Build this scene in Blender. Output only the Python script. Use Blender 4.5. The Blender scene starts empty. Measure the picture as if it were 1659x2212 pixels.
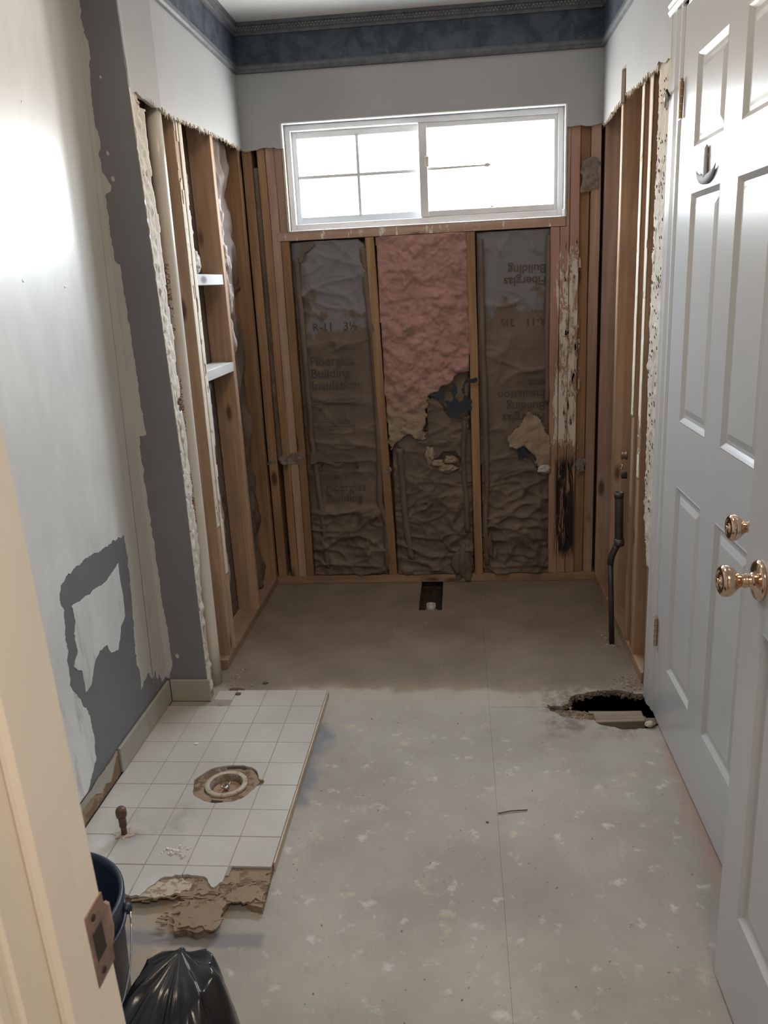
import bpy, bmesh, math, random
from math import pi, sin, cos, radians
from mathutils import Vector, Matrix, noise, Euler

random.seed(7)
S = bpy.context.scene
COL = S.collection

# ------------------------------------------------------------------ camera
F_PX, YAW, PITCH, ROLL = 1746.2, -0.1000, 0.2756, -0.0495
CAM = Vector((0.906, -3.6638, 1.3985))
fw = Vector((sin(YAW) * cos(PITCH), cos(YAW) * cos(PITCH), -sin(PITCH)))
rt = Vector((cos(YAW), -sin(YAW), 0))
up = rt.cross(fw)
r2 = rt * cos(ROLL) + up * sin(ROLL)
u2 = -rt * sin(ROLL) + up * cos(ROLL)
cd = bpy.data.cameras.new('camera')
co = bpy.data.objects.new('camera', cd)
COL.objects.link(co)
M = Matrix((r2, u2, -fw)).transposed().to_4x4()
M.translation = CAM
co.matrix_world = M
cd.sensor_fit = 'VERTICAL'
cd.sensor_height = 24.0
cd.lens = F_PX / 2212 * 24.0
cd.clip_start = 0.02
cd.dof.use_dof = True
cd.dof.focus_distance = 2.7
cd.dof.aperture_fstop = 10.0
S.camera = co

# ------------------------------------------------------------------ world, lights, exposure
wd = bpy.data.worlds.new('world')
S.world = wd
wd.use_nodes = True
wn = wd.node_tree
wn.nodes['Background'].inputs[1].default_value = 52.0
tc = wn.nodes.new('ShaderNodeTexCoord')
sx = wn.nodes.new('ShaderNodeSeparateXYZ')
rp = wn.nodes.new('ShaderNodeValToRGB')
wn.links.new(tc.outputs['Generated'], sx.inputs[0])
wn.links.new(sx.outputs['Z'], rp.inputs[0])
rp.color_ramp.elements[0].position = 0.0
rp.color_ramp.elements[0].color = (0.50, 0.49, 0.46, 1)
rp.color_ramp.elements[1].position = 0.25
rp.color_ramp.elements[1].color = (0.78, 0.89, 1.0, 1)
wn.links.new(rp.outputs[0], wn.nodes['Background'].inputs[0])


def area(name, loc, rot, sx_, sy_, power, color, portal=False):
    l = bpy.data.lights.new(name, 'AREA')
    l.shape = 'RECTANGLE'
    l.size = sx_
    l.size_y = sy_
    l.energy = power
    l.color = color
    if portal:
        l.cycles.is_portal = True
    o = bpy.data.objects.new(name, l)
    o.location = loc
    o.rotation_euler = rot
    COL.objects.link(o)
    return o


area('window_daylight', (0.775, 0.11, 1.852), (radians(90), 0, pi), 1.18, 0.43, 1, (1, 1, 1), portal=True)
area('hall_ceiling_light', (1.25, -3.95, 2.38), (0, 0, 0), 0.5, 0.5, 24, (1.0, 0.86, 0.70))
area('bathroom_ceiling_light', (0.70, -1.75, 2.41), (0, 0, 0), 0.30, 0.30, 7.5, (1.0, 0.78, 0.55))

S.view_settings.view_transform = 'Standard'
S.view_settings.look = 'None'
S.view_settings.exposure = 0.0
S.view_settings.gamma = 1.0
S.view_settings.use_curve_mapping = False


# ------------------------------------------------------------------ material helpers
class NT:
    def __init__(s, name):
        s.m = bpy.data.materials.new(name)
        s.m.use_nodes = True
        s.t = s.m.node_tree
        s.b = s.t.nodes['Principled BSDF']
        s._o = None
        s._p = None

    def n(s, kind, **kw):
        k = s.t.nodes.new('ShaderNode' + kind)
        for a, v in kw.items():
            setattr(k, a, v)
        return k

    def l(s, a, b):
        s.t.links.new(a, b)

    def put(s, sock, v):
        if hasattr(v, 'is_linked') or hasattr(v, 'links'):
            s.l(v, sock)
        else:
            if isinstance(v, (tuple, list)) and len(v) == 3 and sock.type == 'RGBA':
                v = (*v, 1)
            sock.default_value = v

    def obj(s):
        if not s._o:
            tcn = s.n('TexCoord')
            oi = s.n('ObjectInfo')
            k = s.n('VectorMath', operation='MULTIPLY')
            s.l(oi.outputs['Random'], k.inputs[0])
            k.inputs[1].default_value = (13, 27, 41)
            a = s.n('VectorMath', operation='ADD')
            s.l(tcn.outputs['Object'], a.inputs[0])
            s.l(k.outputs[0], a.inputs[1])
            s._o = a.outputs[0]
        return s._o

    def pos(s):
        if not s._p:
            s._p = s.n('NewGeometry').outputs['Position']
        return s._p

    def scl(s, v, sc, off=(0, 0, 0)):
        k = s.n('Mapping')
        s.l(v, k.inputs[0])
        k.inputs['Scale'].default_value = sc
        k.inputs['Location'].default_value = off
        return k.outputs[0]

    def noise(s, v, scale=5, detail=4, rough=.55, dist=0):
        k = s.n('TexNoise')
        s.l(v, k.inputs['Vector'])
        k.inputs['Scale'].default_value = scale
        k.inputs['Detail'].default_value = detail
        k.inputs['Roughness'].default_value = rough
        k.inputs['Distortion'].default_value = dist
        return k.outputs['Fac']

    def vor(s, v, scale=5, feature='F1'):
        k = s.n('TexVoronoi', feature=feature)
        s.l(v, k.inputs['Vector'])
        k.inputs['Scale'].default_value = scale
        return k.outputs['Distance']

    def ramp(s, v, a, b, lo=0., hi=1.):
        k = s.n('MapRange')
        k.interpolation_type = 'SMOOTHSTEP'
        s.put(k.inputs['Value'], v)
        k.inputs['From Min'].default_value = a
        k.inputs['From Max'].default_value = b
        k.inputs['To Min'].default_value = lo
        k.inputs['To Max'].default_value = hi
        return k.outputs[0]

    def math(s, op, a, b=0.):
        k = s.n('Math', operation=op)
        s.put(k.inputs[0], a)
        s.put(k.inputs[1], b)
        return k.outputs[0]

    def mix(s, f, a, b):
        k = s.n('Mix', data_type='RGBA')
        s.put(k.inputs[0], f)
        s.put(k.inputs[6], a)
        s.put(k.inputs[7], b)
        return k.outputs[2]

    def sep(s, v):
        k = s.n('SeparateXYZ')
        s.l(v, k.inputs[0])
        return k.outputs

    def box(s, P, lo, hi, soft, wob=None):
        """soft box mask in world x,y,z (None = no limit); wob: noise socket added to the coordinates"""
        f = None
        for i in range(3):
            if lo[i] is None and hi[i] is None:
                continue
            c = P[i]
            if wob is not None:
                c = s.math('ADD', c, wob)
            if lo[i] is not None:
                g = s.ramp(c, lo[i] - soft, lo[i] + soft)
                f = g if f is None else s.math('MULTIPLY', f, g)
            if hi[i] is not None:
                g = s.ramp(c, hi[i] - soft, hi[i] + soft, 1, 0)
                f = g if f is None else s.math('MULTIPLY', f, g)
        return f

    def bump(s, h, strength=.3, dist=.002):
        k = s.n('Bump')
        k.inputs['Strength'].default_value = strength
        k.inputs['Distance'].default_value = dist
        s.l(h, k.inputs['Height'])
        s.l(k.outputs[0], s.b.inputs['Normal'])

    def fin(s, col, rough=.8, metal=0., spec=None):
        s.put(s.b.inputs['Base Color'], col)
        s.put(s.b.inputs['Roughness'], rough)
        s.b.inputs['Metallic'].default_value = metal
        if spec is not None:
            s.b.inputs['Specular IOR Level'].default_value = spec
        return s.m


def m_plain(name, col, rough=.7, metal=0., var=.12, scale=9, bump=.15, spec=None):
    k = NT(name)
    v = k.noise(k.obj(), scale, 5)
    d = tuple(c * (1 - var) for c in col)
    u = tuple(min(1, c * (1 + var)) for c in col)
    k.bump(k.noise(k.obj(), scale * 12, 3), bump, .001)
    return k.fin(k.mix(k.ramp(v, .3, .7), d, u), rough, metal, spec)


def m_wood(name, c1, c2, axis='z', knots=True, dirt=.25, white=0.):
    k = NT(name)
    o = k.obj()
    i = 'xyz'.index(axis)
    s1 = [26, 26, 26]
    s1[i] = 1.1
    g = k.noise(k.scl(o, s1), 1.6, 6, .6, .6)
    s2 = [7, 7, 7]
    s2[i] = .6
    g2 = k.noise(k.scl(o, s2), 1.3, 3)
    col = k.mix(k.ramp(g, .3, .72), c1, c2)
    col = k.mix(k.ramp(g2, .45, .62, 0, .55), col, tuple(c * .66 for c in c1))
    if knots:
        s3 = [10, 10, 10]
        s3[i] = 3.6
        d = k.vor(k.scl(o, s3), 1.0)
        col = k.mix(k.ramp(d, .07, .20, .9, 0), col, (c1[0] * .25, c1[1] * .22, c1[2] * .22))
    dn = k.noise(o, 6, 5)
    col = k.mix(k.ramp(dn, .5, .8, 0, dirt), col, (.10, .085, .075))
    if white:
        w = k.noise(k.scl(o, (14, 14, 4)), 2.2, 7, .7)
        col = k.mix(k.ramp(w, .60 - white * .1, .63 - white * .1), col, (.72, .70, .66))
    k.bump(g, .35, .002)
    return k.fin(col, .75, 0, .3)


def m_kraft(name, tint=(0, 0, 0), zblue=1.25):
    k = NT(name)
    P = k.sep(k.pos())
    v = k.noise(k.obj(), 5, 6)
    col = k.mix(k.ramp(v, .3, .7), (.120, .087, .066), (.175, .132, .104))
    # cool blue-grey sheen painted into the colour near the top of the bays
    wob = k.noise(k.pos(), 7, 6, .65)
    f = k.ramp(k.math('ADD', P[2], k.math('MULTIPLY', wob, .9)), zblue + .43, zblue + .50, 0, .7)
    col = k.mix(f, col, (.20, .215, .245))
    f2 = k.noise(k.pos(), 3, 5)
    col = k.mix(k.ramp(f2, .52, .72, 0, .45), col, (.10, .075, .06))
    k.bump(k.noise(k.obj(), 60, 4), .25, .002)
    return k.fin(col, .62, 0, .35)


def m_fiber(name, ca, cb, cc, zsplit=None):
    k = NT(name)
    o = k.obj()
    a = k.noise(o, 16, 8, .7)
    b = k.noise(o, 5, 5, .6, .5)
    col = k.mix(k.ramp(b, .35, .65), ca, cb)
    if zsplit is not None:
        P = k.sep(k.pos())
        w = k.math('ADD', P[2], k.math('MULTIPLY', k.noise(k.pos(), 6, 5), .5))
        col = k.mix(k.ramp(w, zsplit + .1, zsplit + .42, 1, 0), col, cc)
    col = k.mix(k.ramp(k.noise(k.scl(o, (1, 1, 1), (3, 3, 3)), 8, 7, .7, .4), .54, .66, 0, .6), col, tuple(c * .8 for c in cc))
    col = k.mix(k.ramp(a, .55, .75, 0, .55), col, tuple(c * .55 for c in cb))
    col = k.mix(k.ramp(a, .45, .25, 0, .4), col, tuple(min(1, c * 1.35) for c in ca))
    k.bump(k.noise(o, 90, 6, .75), .9, .006)
    return k.fin(col, .95, 0, .1)


def m_paintwall(name, col, rough=.55):
    k = NT(name)
    o = k.pos()
    v = k.noise(o, 2.2, 4)
    c = k.mix(k.ramp(v, .3, .7), tuple(x * .94 for x in col), tuple(x * 1.05 for x in col))
    k.bump(k.noise(o, 130, 4), .12, .0012)
    return k.fin(c, rough, 0, .4)


def m_coat(name):
    k = NT(name)
    o = k.pos()
    P = k.sep(o)
    c = k.mix(k.ramp(k.noise(k.scl(o, (3, 3, 1.4)), 2.5, 6, .6), .35, .7), (.68, .70, .71), (.77, .79, .80))
    # thin, brushed-out skim: grey shows through in streaks lower down
    st = k.noise(k.scl(o, (14, 14, 3)), 2.0, 6, .7, .4)
    low = k.ramp(k.math('ADD', P[2], k.math('MULTIPLY', k.noise(o, 4, 3), .3)), .45, 1.05, 1, 0)
    c = k.mix(k.math('MULTIPLY', k.ramp(st, .52, .72, 0, .55), low), c, (.25, .26, .28))
    # corner band, left unsanded: a greyer beige compound
    band = k.box(P, (None, -1.40, None), (None, None, None), .03, k.math('MULTIPLY', k.noise(o, 2, 3), .02))
    c = k.mix(k.math('MULTIPLY', band, .72), c, (.33, .32, .285))
    k.bump(k.noise(o, 70, 5), .22, .0014)
    r = k.math('ADD', .34, k.math('MULTIPLY', band, .4))
    k.b.inputs['Coat Weight'].default_value = .8
    k.b.inputs['Coat Roughness'].default_value = .45
    return k.fin(c, r, 0, .75)


def m_subfloor():
    k = NT('particleboard_subfloor')
    o = k.pos()
    P = k.sep(o)
    big = k.noise(o, 2.3, 6, .6)
    fine = k.noise(o, 26, 6, .7)
    col = k.mix(k.ramp(big, .3, .7), (.265, .248, .218), (.365, .348, .312))
    col = k.mix(k.ramp(fine, .5, .75, 0, .35), col, (.27, .24, .20))
    # warm scuffs
    col = k.mix(k.ramp(k.noise(k.scl(o, (1, 1, 1), (4, 2, 0)), 9, 6, .7), .60, .68, 0, .4), col, (.55, .45, .33))
    # white paint blotches and drips
    w = k.noise(k.scl(o, (1, 1, 1), (9, 3, 0)), 17, 6, .62)
    front = k.ramp(P[1], -1.55, -1.15, 1, 0)
    col = k.mix(k.math('MULTIPLY', k.ramp(w, .58, .70, 0, .45), front), col, (.62, .62, .60))
    w2 = k.noise(k.scl(o, (1, 1, 1), (7.7, 5.1, 0)), 9, 6, .62, .8)
    col = k.mix(k.math('MULTIPLY', k.ramp(w2, .72, .82, 0, .42), front), col, (.60, .60, .58))
    w3 = k.noise(k.scl(o, (1, 1, 1), (2.7, 1.1, 0)), 40, 4, .6, .3)
    col = k.mix(k.math('MULTIPLY', k.ramp(w3, .68, .76, 0, .5), front), col, (.58, .57, .55))
    w4 = k.noise(k.scl(o, (1, 1, 1), (5.7, 9.1, 0)), 14, 6, .7, .2)
    col = k.mix(k.ramp(w4, .58, .68, 0, .4), col, (.25, .225, .19))
    # small dark grit
    sp = k.noise(k.scl(o, (1, 1, 1), (3, 8, 0)), 75, 3, .5)
    col = k.mix(k.ramp(sp, .70, .75, 0, .75), col, (.12, .10, .09))
    wob = k.math('MULTIPLY', k.math('SUBTRACT', k.noise(o, 7, 5), .5), .16)
    # where the tub stood: bare brown board, with the alcove's shade mixed into its colour
    tub = k.box(P, (None, -1.075, None), (None, None, None), .02, wob)
    tubc = k.mix(k.ramp(k.noise(o, 5, 5, .6), .3, .7), (.155, .112, .082), (.215, .165, .127))
    col = k.mix(k.math('MULTIPLY', tub, .85), col, tubc)
    edge = k.box(P, (None, -1.16, None), (None, -1.05, None), .05, wob)
    col = k.mix(k.math('MULTIPLY', edge, .4), col, (.42, .34, .26))
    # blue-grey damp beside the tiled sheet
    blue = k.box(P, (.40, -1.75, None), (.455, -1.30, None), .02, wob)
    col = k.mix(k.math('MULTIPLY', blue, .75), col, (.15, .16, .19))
    # red primer rubbed off along the closet door
    red = k.box(P, (1.475, -2.1, None), (None, -1.40, None), .025, wob)
    col = k.mix(k.math('MULTIPLY', red, .5), col, (.36, .21, .165))
    # rot around the hole
    rotm = k.box(P, (1.15, -1.36, None), (None, -1.04, None), .05, wob)
    col = k.mix(k.math('MULTIPLY', rotm, k.ramp(k.noise(o, 18, 6, .7), .4, .65, 0, .8)), col, (.15, .115, .09))
    # adhesive dirt in front of the torn sheet
    gl = k.box(P, (-.2, -2.7, None), (.30, -2.05, None), .06, wob)
    glc = k.mix(k.ramp(k.noise(o, 12, 6, .7), .45, .6), (.36, .27, .19), (.27, .27, .27))
    col = k.mix(k.math('MULTIPLY', gl, .7), col, glc)
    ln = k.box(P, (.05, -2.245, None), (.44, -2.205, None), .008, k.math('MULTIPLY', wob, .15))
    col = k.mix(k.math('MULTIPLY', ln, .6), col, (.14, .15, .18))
    k.bump(fine, .25, .0015)
    return k.fin(col, .72, 0, .35)


def m_tile():
    k = NT('white_glazed_tile')
    o = k.pos()
    P = k.sep(o)
    col = k.mix(k.ramp(k.noise(o, 3, 5), .35, .7), (.43, .42, .395), (.51, .505, .485))
    wob = k.math('MULTIPLY', k.math('SUBTRACT', k.noise(o, 8, 5), .5), .14)
    d = k.box(P, (-.03, -1.92, None), (.13, -1.78, None), .05, wob)
    col = k.mix(k.math('MULTIPLY', d, k.ramp(k.noise(o, 14, 6, .7), .45, .7, 0, .7)), col, (.19, .19, .19))
    b = k.box(P, (None, -1.40, None), (.05, None, None), .08, wob)
    col = k.mix(k.math('MULTIPLY', b, .5), col, (.31, .265, .21))
    col = k.mix(k.ramp(k.noise(o, 38, 5, .7), .68, .74, 0, .5), col, (.33, .30, .27))
    return k.fin(col, .28, 0, .5)


def m_basetile():
    k = NT('cream_base_tile')
    o = k.pos()
    P = k.sep(o)
    col = k.mix(k.ramp(k.noise(o, 4, 5), .35, .7), (.30, .29, .25), (.36, .35, .31))
    col = k.mix(k.ramp(k.math('ADD', P[2], k.math('MULTIPLY', k.noise(o, 20, 5), .05)), .045, .09, .6, 0), col, (.40, .30, .21))
    k.bump(k.noise(o, 50, 3), .1, .001)
    return k.fin(col, .35, 0, .5)


def m_rot():
    """stud under the window: peeling white paint above, black rot below"""
    k = NT('rotten_stud_wood')
    o = k.pos()
    P = k.sep(o)
    g = k.noise(k.scl(o, (30, 30, 1.6)), 1.5, 6, .6, .5)
    col = k.mix(k.ramp(g, .3, .7), (.30, .185, .12), (.43, .29, .20))
    pk = k.noise(o, 3.2, 4)
    up_ = k.ramp(P[2], .95, 1.4)
    col = k.mix(k.math('MULTIPLY', up_, k.ramp(pk, .3, .6, .15, .8)), col, (.42, .25, .23))
    w = k.noise(k.scl(o, (10, 10, 2.0)), 3.6, 9, .72, .8)
    band = k.math('MULTIPLY', k.ramp(P[2], .60, .70), k.ramp(P[2], 1.45, 1.60, 1, 0))
    cen = k.math('ABSOLUTE', k.math('SUBTRACT', P[0], 1.385))
    band = k.math('MULTIPLY', band, k.ramp(cen, .03, .10, 1, 0))
    low = k.ramp(P[2], 1.1, .7, 0, .1)
    wm = k.math('SUBTRACT', k.math('ADD', w, low), k.math('MULTIPLY', k.math('SUBTRACT', 1.0, band), .3))
    col = k.mix(k.ramp(wm, .475, .49), col, (.66, .60, .54))
    r = k.noise(k.scl(o, (14, 14, 1.6)), 3.0, 7, .65, .4)
    rb = k.math('MULTIPLY', k.ramp(P[2], .10, .16), k.ramp(P[2], .62, .56, 0, 1))
    rb = k.math('MULTIPLY', rb, k.box(P, (1.335, None, None), (1.425, None, None), .012))
    col = k.mix(k.math('MULTIPLY', rb, k.ramp(r, .40, .46)), col, (.035, .028, .024))
    k.bump(g, .5, .003)
    return k.fin(col, .85, 0, .2)


def m_blotch(name, base, spots, sc=20, th=.58, rough=.9, bump=.8):
    k = NT(name)
    o = k.obj()
    col = k.mix(k.ramp(k.noise(o, 6, 5), .3, .7), tuple(c * .85 for c in base), base)
    col = k.mix(k.ramp(k.noise(o, sc, 7, .7), th, th + .05, 0, .85), col, spots)
    k.bump(k.noise(o, sc * 2, 6, .7), bump, .005)
    return k.fin(col, rough, 0, .25)


def m_crown():
    k = NT('blue_marbled_border')
    o = k.pos()
    n1 = k.noise(o, 13, 7, .65, .6)
    col = k.mix(k.ramp(n1, .35, .62), (.036, .048, .066), (.080, .098, .120))
    col = k.mix(k.ramp(k.noise(o, 30, 5, .6), .62, .72, 0, .5), col, (.17, .155, .15))
    return k.fin(col, .6, 0, .3)


def m_glass():
    k = NT('window_glass')
    tr = k.n('BsdfTransparent')
    gl = k.n('BsdfGlossy')
    gl.inputs['Roughness'].default_value = .02
    mx = k.n('MixShader')
    mx.inputs[0].default_value = .06
    k.l(tr.outputs[0], mx.inputs[1])
    k.l(gl.outputs[0], mx.inputs[2])
    k.l(mx.outputs[0], k.t.nodes['Material Output'].inputs[0])
    return k.m


MAT = dict(
    stud=m_wood('aged_stud_pine', (.27, .155, .080), (.40, .25, .145)),
    stud_pink=m_wood('reddish_stud_fir', (.36, .235, .175), (.48, .345, .28)),
    stud_pale=m_wood('pale_stud_pine', (.38, .24, .155), (.52, .36, .25)),
    board_x=m_wood('sill_board_pine', (.40, .26, .20), (.54, .40, .32), 'x', white=.15),
    plate_y=m_wood('sole_plate_pine_along_y', (.30, .19, .13), (.42, .29, .20), 'y', dirt=.5),
    plate_x=m_wood('sole_plate_pine_along_x', (.30, .185, .12), (.44, .29, .19), 'x', dirt=.5),
    joist=m_wood('damp_joist_wood', (.13, .095, .07), (.21, .16, .125), 'x', dirt=.6),
    block=m_wood('pale_block_wood', (.19, .145, .11), (.28, .225, .175), 'x', knots=False, dirt=.4),
    whitewood=m_wood('painted_blocking', (.60, .58, .54), (.70, .69, .66), 'y'),
    rot=m_rot(),
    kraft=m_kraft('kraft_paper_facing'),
    kraft_l=m_kraft('kraft_paper_flange', zblue=3),
    print=m_plain('brown_print_ink', (.085, .062, .050), .7),
    pvcprint=m_plain('maroon_print_ink', (.20, .06, .05), .6),
    pink=m_fiber('pink_fiberglass', (.50, .29, .27), (.42, .25, .23), (.35, .28, .21), .85),
    wool=m_fiber('soiled_fiberglass', (.38, .30, .23), (.30, .235, .18), (.3, .25, .2)),
    tuft=m_fiber('white_torn_batt', (.60, .57, .55), (.50, .40, .38), (.5, .45, .4)),
    drywall=m_paintwall('grey_wall_paint', (.36, .365, .375)),
    darkgrey=m_paintwall('dark_grey_wall_paint', (.165, .17, .19)),
    cream=m_paintwall('cream_hall_paint', (.60, .53, .43), .45),
    ceil=m_paintwall('white_ceiling_paint', (.78, .78, .76), .8),
    coat=m_coat('white_skim_coat'),
    gyp=m_blotch('torn_gypsum_edge', (.62, .56, .48), (.30, .20, .13), 22, .62),
    thin=m_blotch('mortar_smeared_board', (.60, .53, .44), (.13, .10, .09), 26, .60, bump=1.),
    torn=m_blotch('torn_board_edge', (.62, .57, .50), (.30, .22, .15), 20, .56, bump=1.),
    backing=m_blotch('dark_gypsum_back', (.165, .125, .10), (.09, .07, .06), 9, .55),
    trimw=m_plain('white_gloss_trim', (.55, .56, .575), .25, var=.03, bump=.05),
    door=m_plain('white_semigloss_door', (.53, .545, .56), .27, var=.02, scale=3, bump=.03),
    jamb=m_plain('warm_white_jamb_paint', (.80, .75, .68), .35, var=.04, scale=4, bump=.06),
    vinyl=m_plain('white_vinyl', (.62, .63, .64), .4, var=.05),
    glass=m_glass(),
    floor=m_subfloor(),
    tile=m_tile(),
    basetile=m_basetile(),
    grout=m_blotch('pale_grout', (.30, .28, .25), (.13, .12, .11), 14, .6, bump=.2),
    ply=m_blotch('torn_plywood', (.29, .215, .155), (.14, .09, .06), 16, .52, bump=1.),
    plyedge=m_plain('plywood_edge', (.46, .38, .29), .8),
    glue=m_blotch('brown_adhesive_board', (.36, .265, .19), (.20, .125, .08), 6, .5, bump=.4),
    crown=m_crown(),
    crownm=m_plain('grey_moulding_paint', (.115, .125, .14), .5, var=.2, scale=30),
    dentil=m_plain('pale_grey_moulding_paint', (.21, .215, .22), .5, var=.2, scale=30),
    ringp=m_blotch('soiled_flange_plastic', (.46, .40, .33), (.25, .17, .11), 26, .56, rough=.55, bump=.3),
    pale_strip=m_blotch('mottled_pale_strip', (.74, .66, .54), (.36, .24, .15), 18, .60, bump=.5),
    pvc=m_plain('cream_pvc', (.62, .59, .54), .3, var=.04, bump=.03),
    pvcg=m_plain('grey_white_pvc', (.42, .40, .39), .4, var=.1),
    iron=m_plain('dark_galvanised_pipe', (.085, .075, .075), .45, .6, var=.3),
    copper=m_plain('tarnished_copper', (.15, .085, .065), .5, .5, var=.4, scale=30),
    brass=m_plain('polished_brass', (.70, .51, .385), .12, 1., var=.05, bump=.02),
    brassd=m_plain('painted_brass_hinge', (.42, .30, .20), .35, .7, var=.2),
    strike=m_plain('worn_bronze_plate', (.36, .24, .19), .4, .7, var=.3, scale=40),
    darkhole=m_plain('dark_recess', (.03, .022, .018), .9),
    steel=m_plain('zinc_steel', (.55, .56, .58), .25, 1.),
    rust=m_blotch('rusty_residue', (.34, .225, .15), (.09, .06, .045), 30, .55),
    wax=m_blotch('brown_wax_residue', (.30, .215, .15), (.13, .085, .06), 26, .5),
    bucket=m_plain('navy_plastic', (.018, .028, .055), .42, var=.25, scale=7),
    bag=m_plain('black_polythene', (.010, .011, .014), .22, var=.3),
    soil=m_blotch('crawl_space_soil', (.05, .04, .035), (.02, .016, .014), 9, .5),
    smear=m_blotch('grey_mortar_smear', (.27, .24, .21), (.17, .12, .085), 40, .5),
    rotcrumb=m_blotch('rotted_particleboard', (.20, .155, .115), (.09, .07, .055), 60, .5),
    bluep=m_plain('dark_blue_film', (.012, .022, .040), .5, var=.4),
    grime=m_plain('dark_crumb', (.10, .075, .06), .9),
    crumb=m_blotch('plaster_crumb', (.55, .48, .40), (.28, .2, .15), 60, .5),
    caulk=m_plain('white_caulk', (.72, .72, .72), .5),
    hook=m_plain('grey_enamel', (.34, .35, .37), .7, spec=.2),
)

# ------------------------------------------------------------------ mesh helpers
WLOC = {}


def link(name, bm, mat, parent=None, origin=None, smooth=False, label=None, cat=None, group=None, kind=None):
    """bm holds world coordinates; the object's origin goes to the base of its bounding box"""
    bm.normal_update()
    vs = [v.co for v in bm.verts]
    if origin is None:
        lo = [min(v[i] for v in vs) for i in range(3)]
        hi = [max(v[i] for v in vs) for i in range(3)]
        origin = Vector(((lo[0] + hi[0]) / 2, (lo[1] + hi[1]) / 2, lo[2]))
    origin = Vector(origin)
    bmesh.ops.translate(bm, verts=bm.verts, vec=-origin)
    me = bpy.data.meshes.new(name)
    bm.to_mesh(me)
    bm.free()
    for m_ in (mat if isinstance(mat, (list, tuple)) else [mat]):
        me.materials.append(MAT[m_] if isinstance(m_, str) else m_)
    if smooth:
        for p_ in me.polygons:
            p_.use_smooth = True
    o = bpy.data.objects.new(name, me)
    COL.objects.link(o)
    place(o, origin, parent)
    return tag(o, label, cat, group, kind)


def place(o, w, parent):
    w = Vector(w)
    WLOC[o.name] = w
    if parent:
        o.parent = parent
        o.location = w - WLOC[parent.name]
    else:
        o.location = w


def tag(o, label=None, cat=None, group=None, kind=None):
    for a, v in (('label', label), ('category', cat), ('group', group), ('kind', kind)):
        if v:
            o[a] = v
    return o


def empty(name, loc, label=None, cat=None, group=None, kind=None):
    o = bpy.data.objects.new(name, None)
    o.empty_display_size = .05
    COL.objects.link(o)
    place(o, loc, None)
    return tag(o, label, cat, group, kind)


def structure(name, loc=(0, 0, 0), label=None):
    return empty(name, loc, label=label, kind='structure')


def add_box(bm, x0, x1, y0, y1, z0, z1, bev=0., seg=0, mi=0):
    vs = [bm.verts.new((x, y, z)) for x in (x0, x1) for y in (y0, y1) for z in (z0, z1)]
    f = [(0, 1, 3, 2), (4, 6, 7, 5), (0, 4, 5, 1), (2, 3, 7, 6), (0, 2, 6, 4), (1, 5, 7, 3)]
    fs = [bm.faces.new([vs[i] for i in q]) for q in f]
    for q in fs:
        q.material_index = mi
    if bev:
        es = list({e for q in fs for e in q.edges})
        bmesh.ops.bevel(bm, geom=es, offset=bev, segments=1, affect='EDGES')
    return bm


def box(name, x0, x1, y0, y1, z0, z1, mat, parent=None, bev=.0015, **kw):
    return link(name, add_box(bmesh.new(), x0, x1, y0, y1, z0, z1, bev), mat, parent, **kw)


def lean_stud(name, x0, x1, y0, y1, z0, z1, mat, parent, dx=0., dy=0., bow=.0015, **kw):
    """a stud with slightly wavy edges; dx, dy: how far its top leans from its foot"""
    bm = bmesh.new()
    n = 14
    rings = []
    sd = random.uniform(0, 99)
    for i in range(n + 1):
        t = i / n
        z = z0 + (z1 - z0) * t
        wx = noise.noise(Vector((sd, z * 2.2, 0))) * bow * 2 + dx * (t - .0)
        wy = noise.noise(Vector((sd, z * 2.2, 9))) * bow * 2 + dy * (t - .0)
        c = .0022
        pts = [(x0 + c, y0), (x1 - c, y0), (x1, y0 + c), (x1, y1 - c), (x1 - c, y1), (x0 + c, y1), (x0, y1 - c), (x0, y0 + c)]
        rings.append([bm.verts.new((p[0] + wx, p[1] + wy, z)) for p in pts])
    for a, b in zip(rings, rings[1:]):
        for j in range(8):
            bm.faces.new((a[j], a[(j + 1) % 8], b[(j + 1) % 8], b[j]))
    bm.faces.new(rings[0][::-1])
    bm.faces.new(rings[-1])
    return link(name, bm, mat, parent, **kw)


def ragged(pts, amp=.006, step=.012, seed=0., flags=None):
    """subdivide a closed 2D outline and jitter it; flags[i]: whether edge i (to the next point) is torn"""
    out = []
    n = len(pts)
    for i in range(n):
        a, b = Vector(pts[i]), Vector(pts[(i + 1) % n])
        out.append(tuple(a))
        if flags is not None and not flags[i]:
            continue
        L = (b - a).length
        k = int(L / step)
        nrm = Vector((-(b - a).y, (b - a).x)).normalized() if L else Vector((0, 0))
        for j in range(1, k):
            p = a.lerp(b, j / k)
            d = noise.noise(Vector((p.x * 38 + seed, p.y * 38, seed))) + .6 * noise.noise(Vector((p.x * 110, p.y * 110 + seed, 3)))
            out.append(tuple(p + nrm * d * amp * 1.6))
    return out


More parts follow.
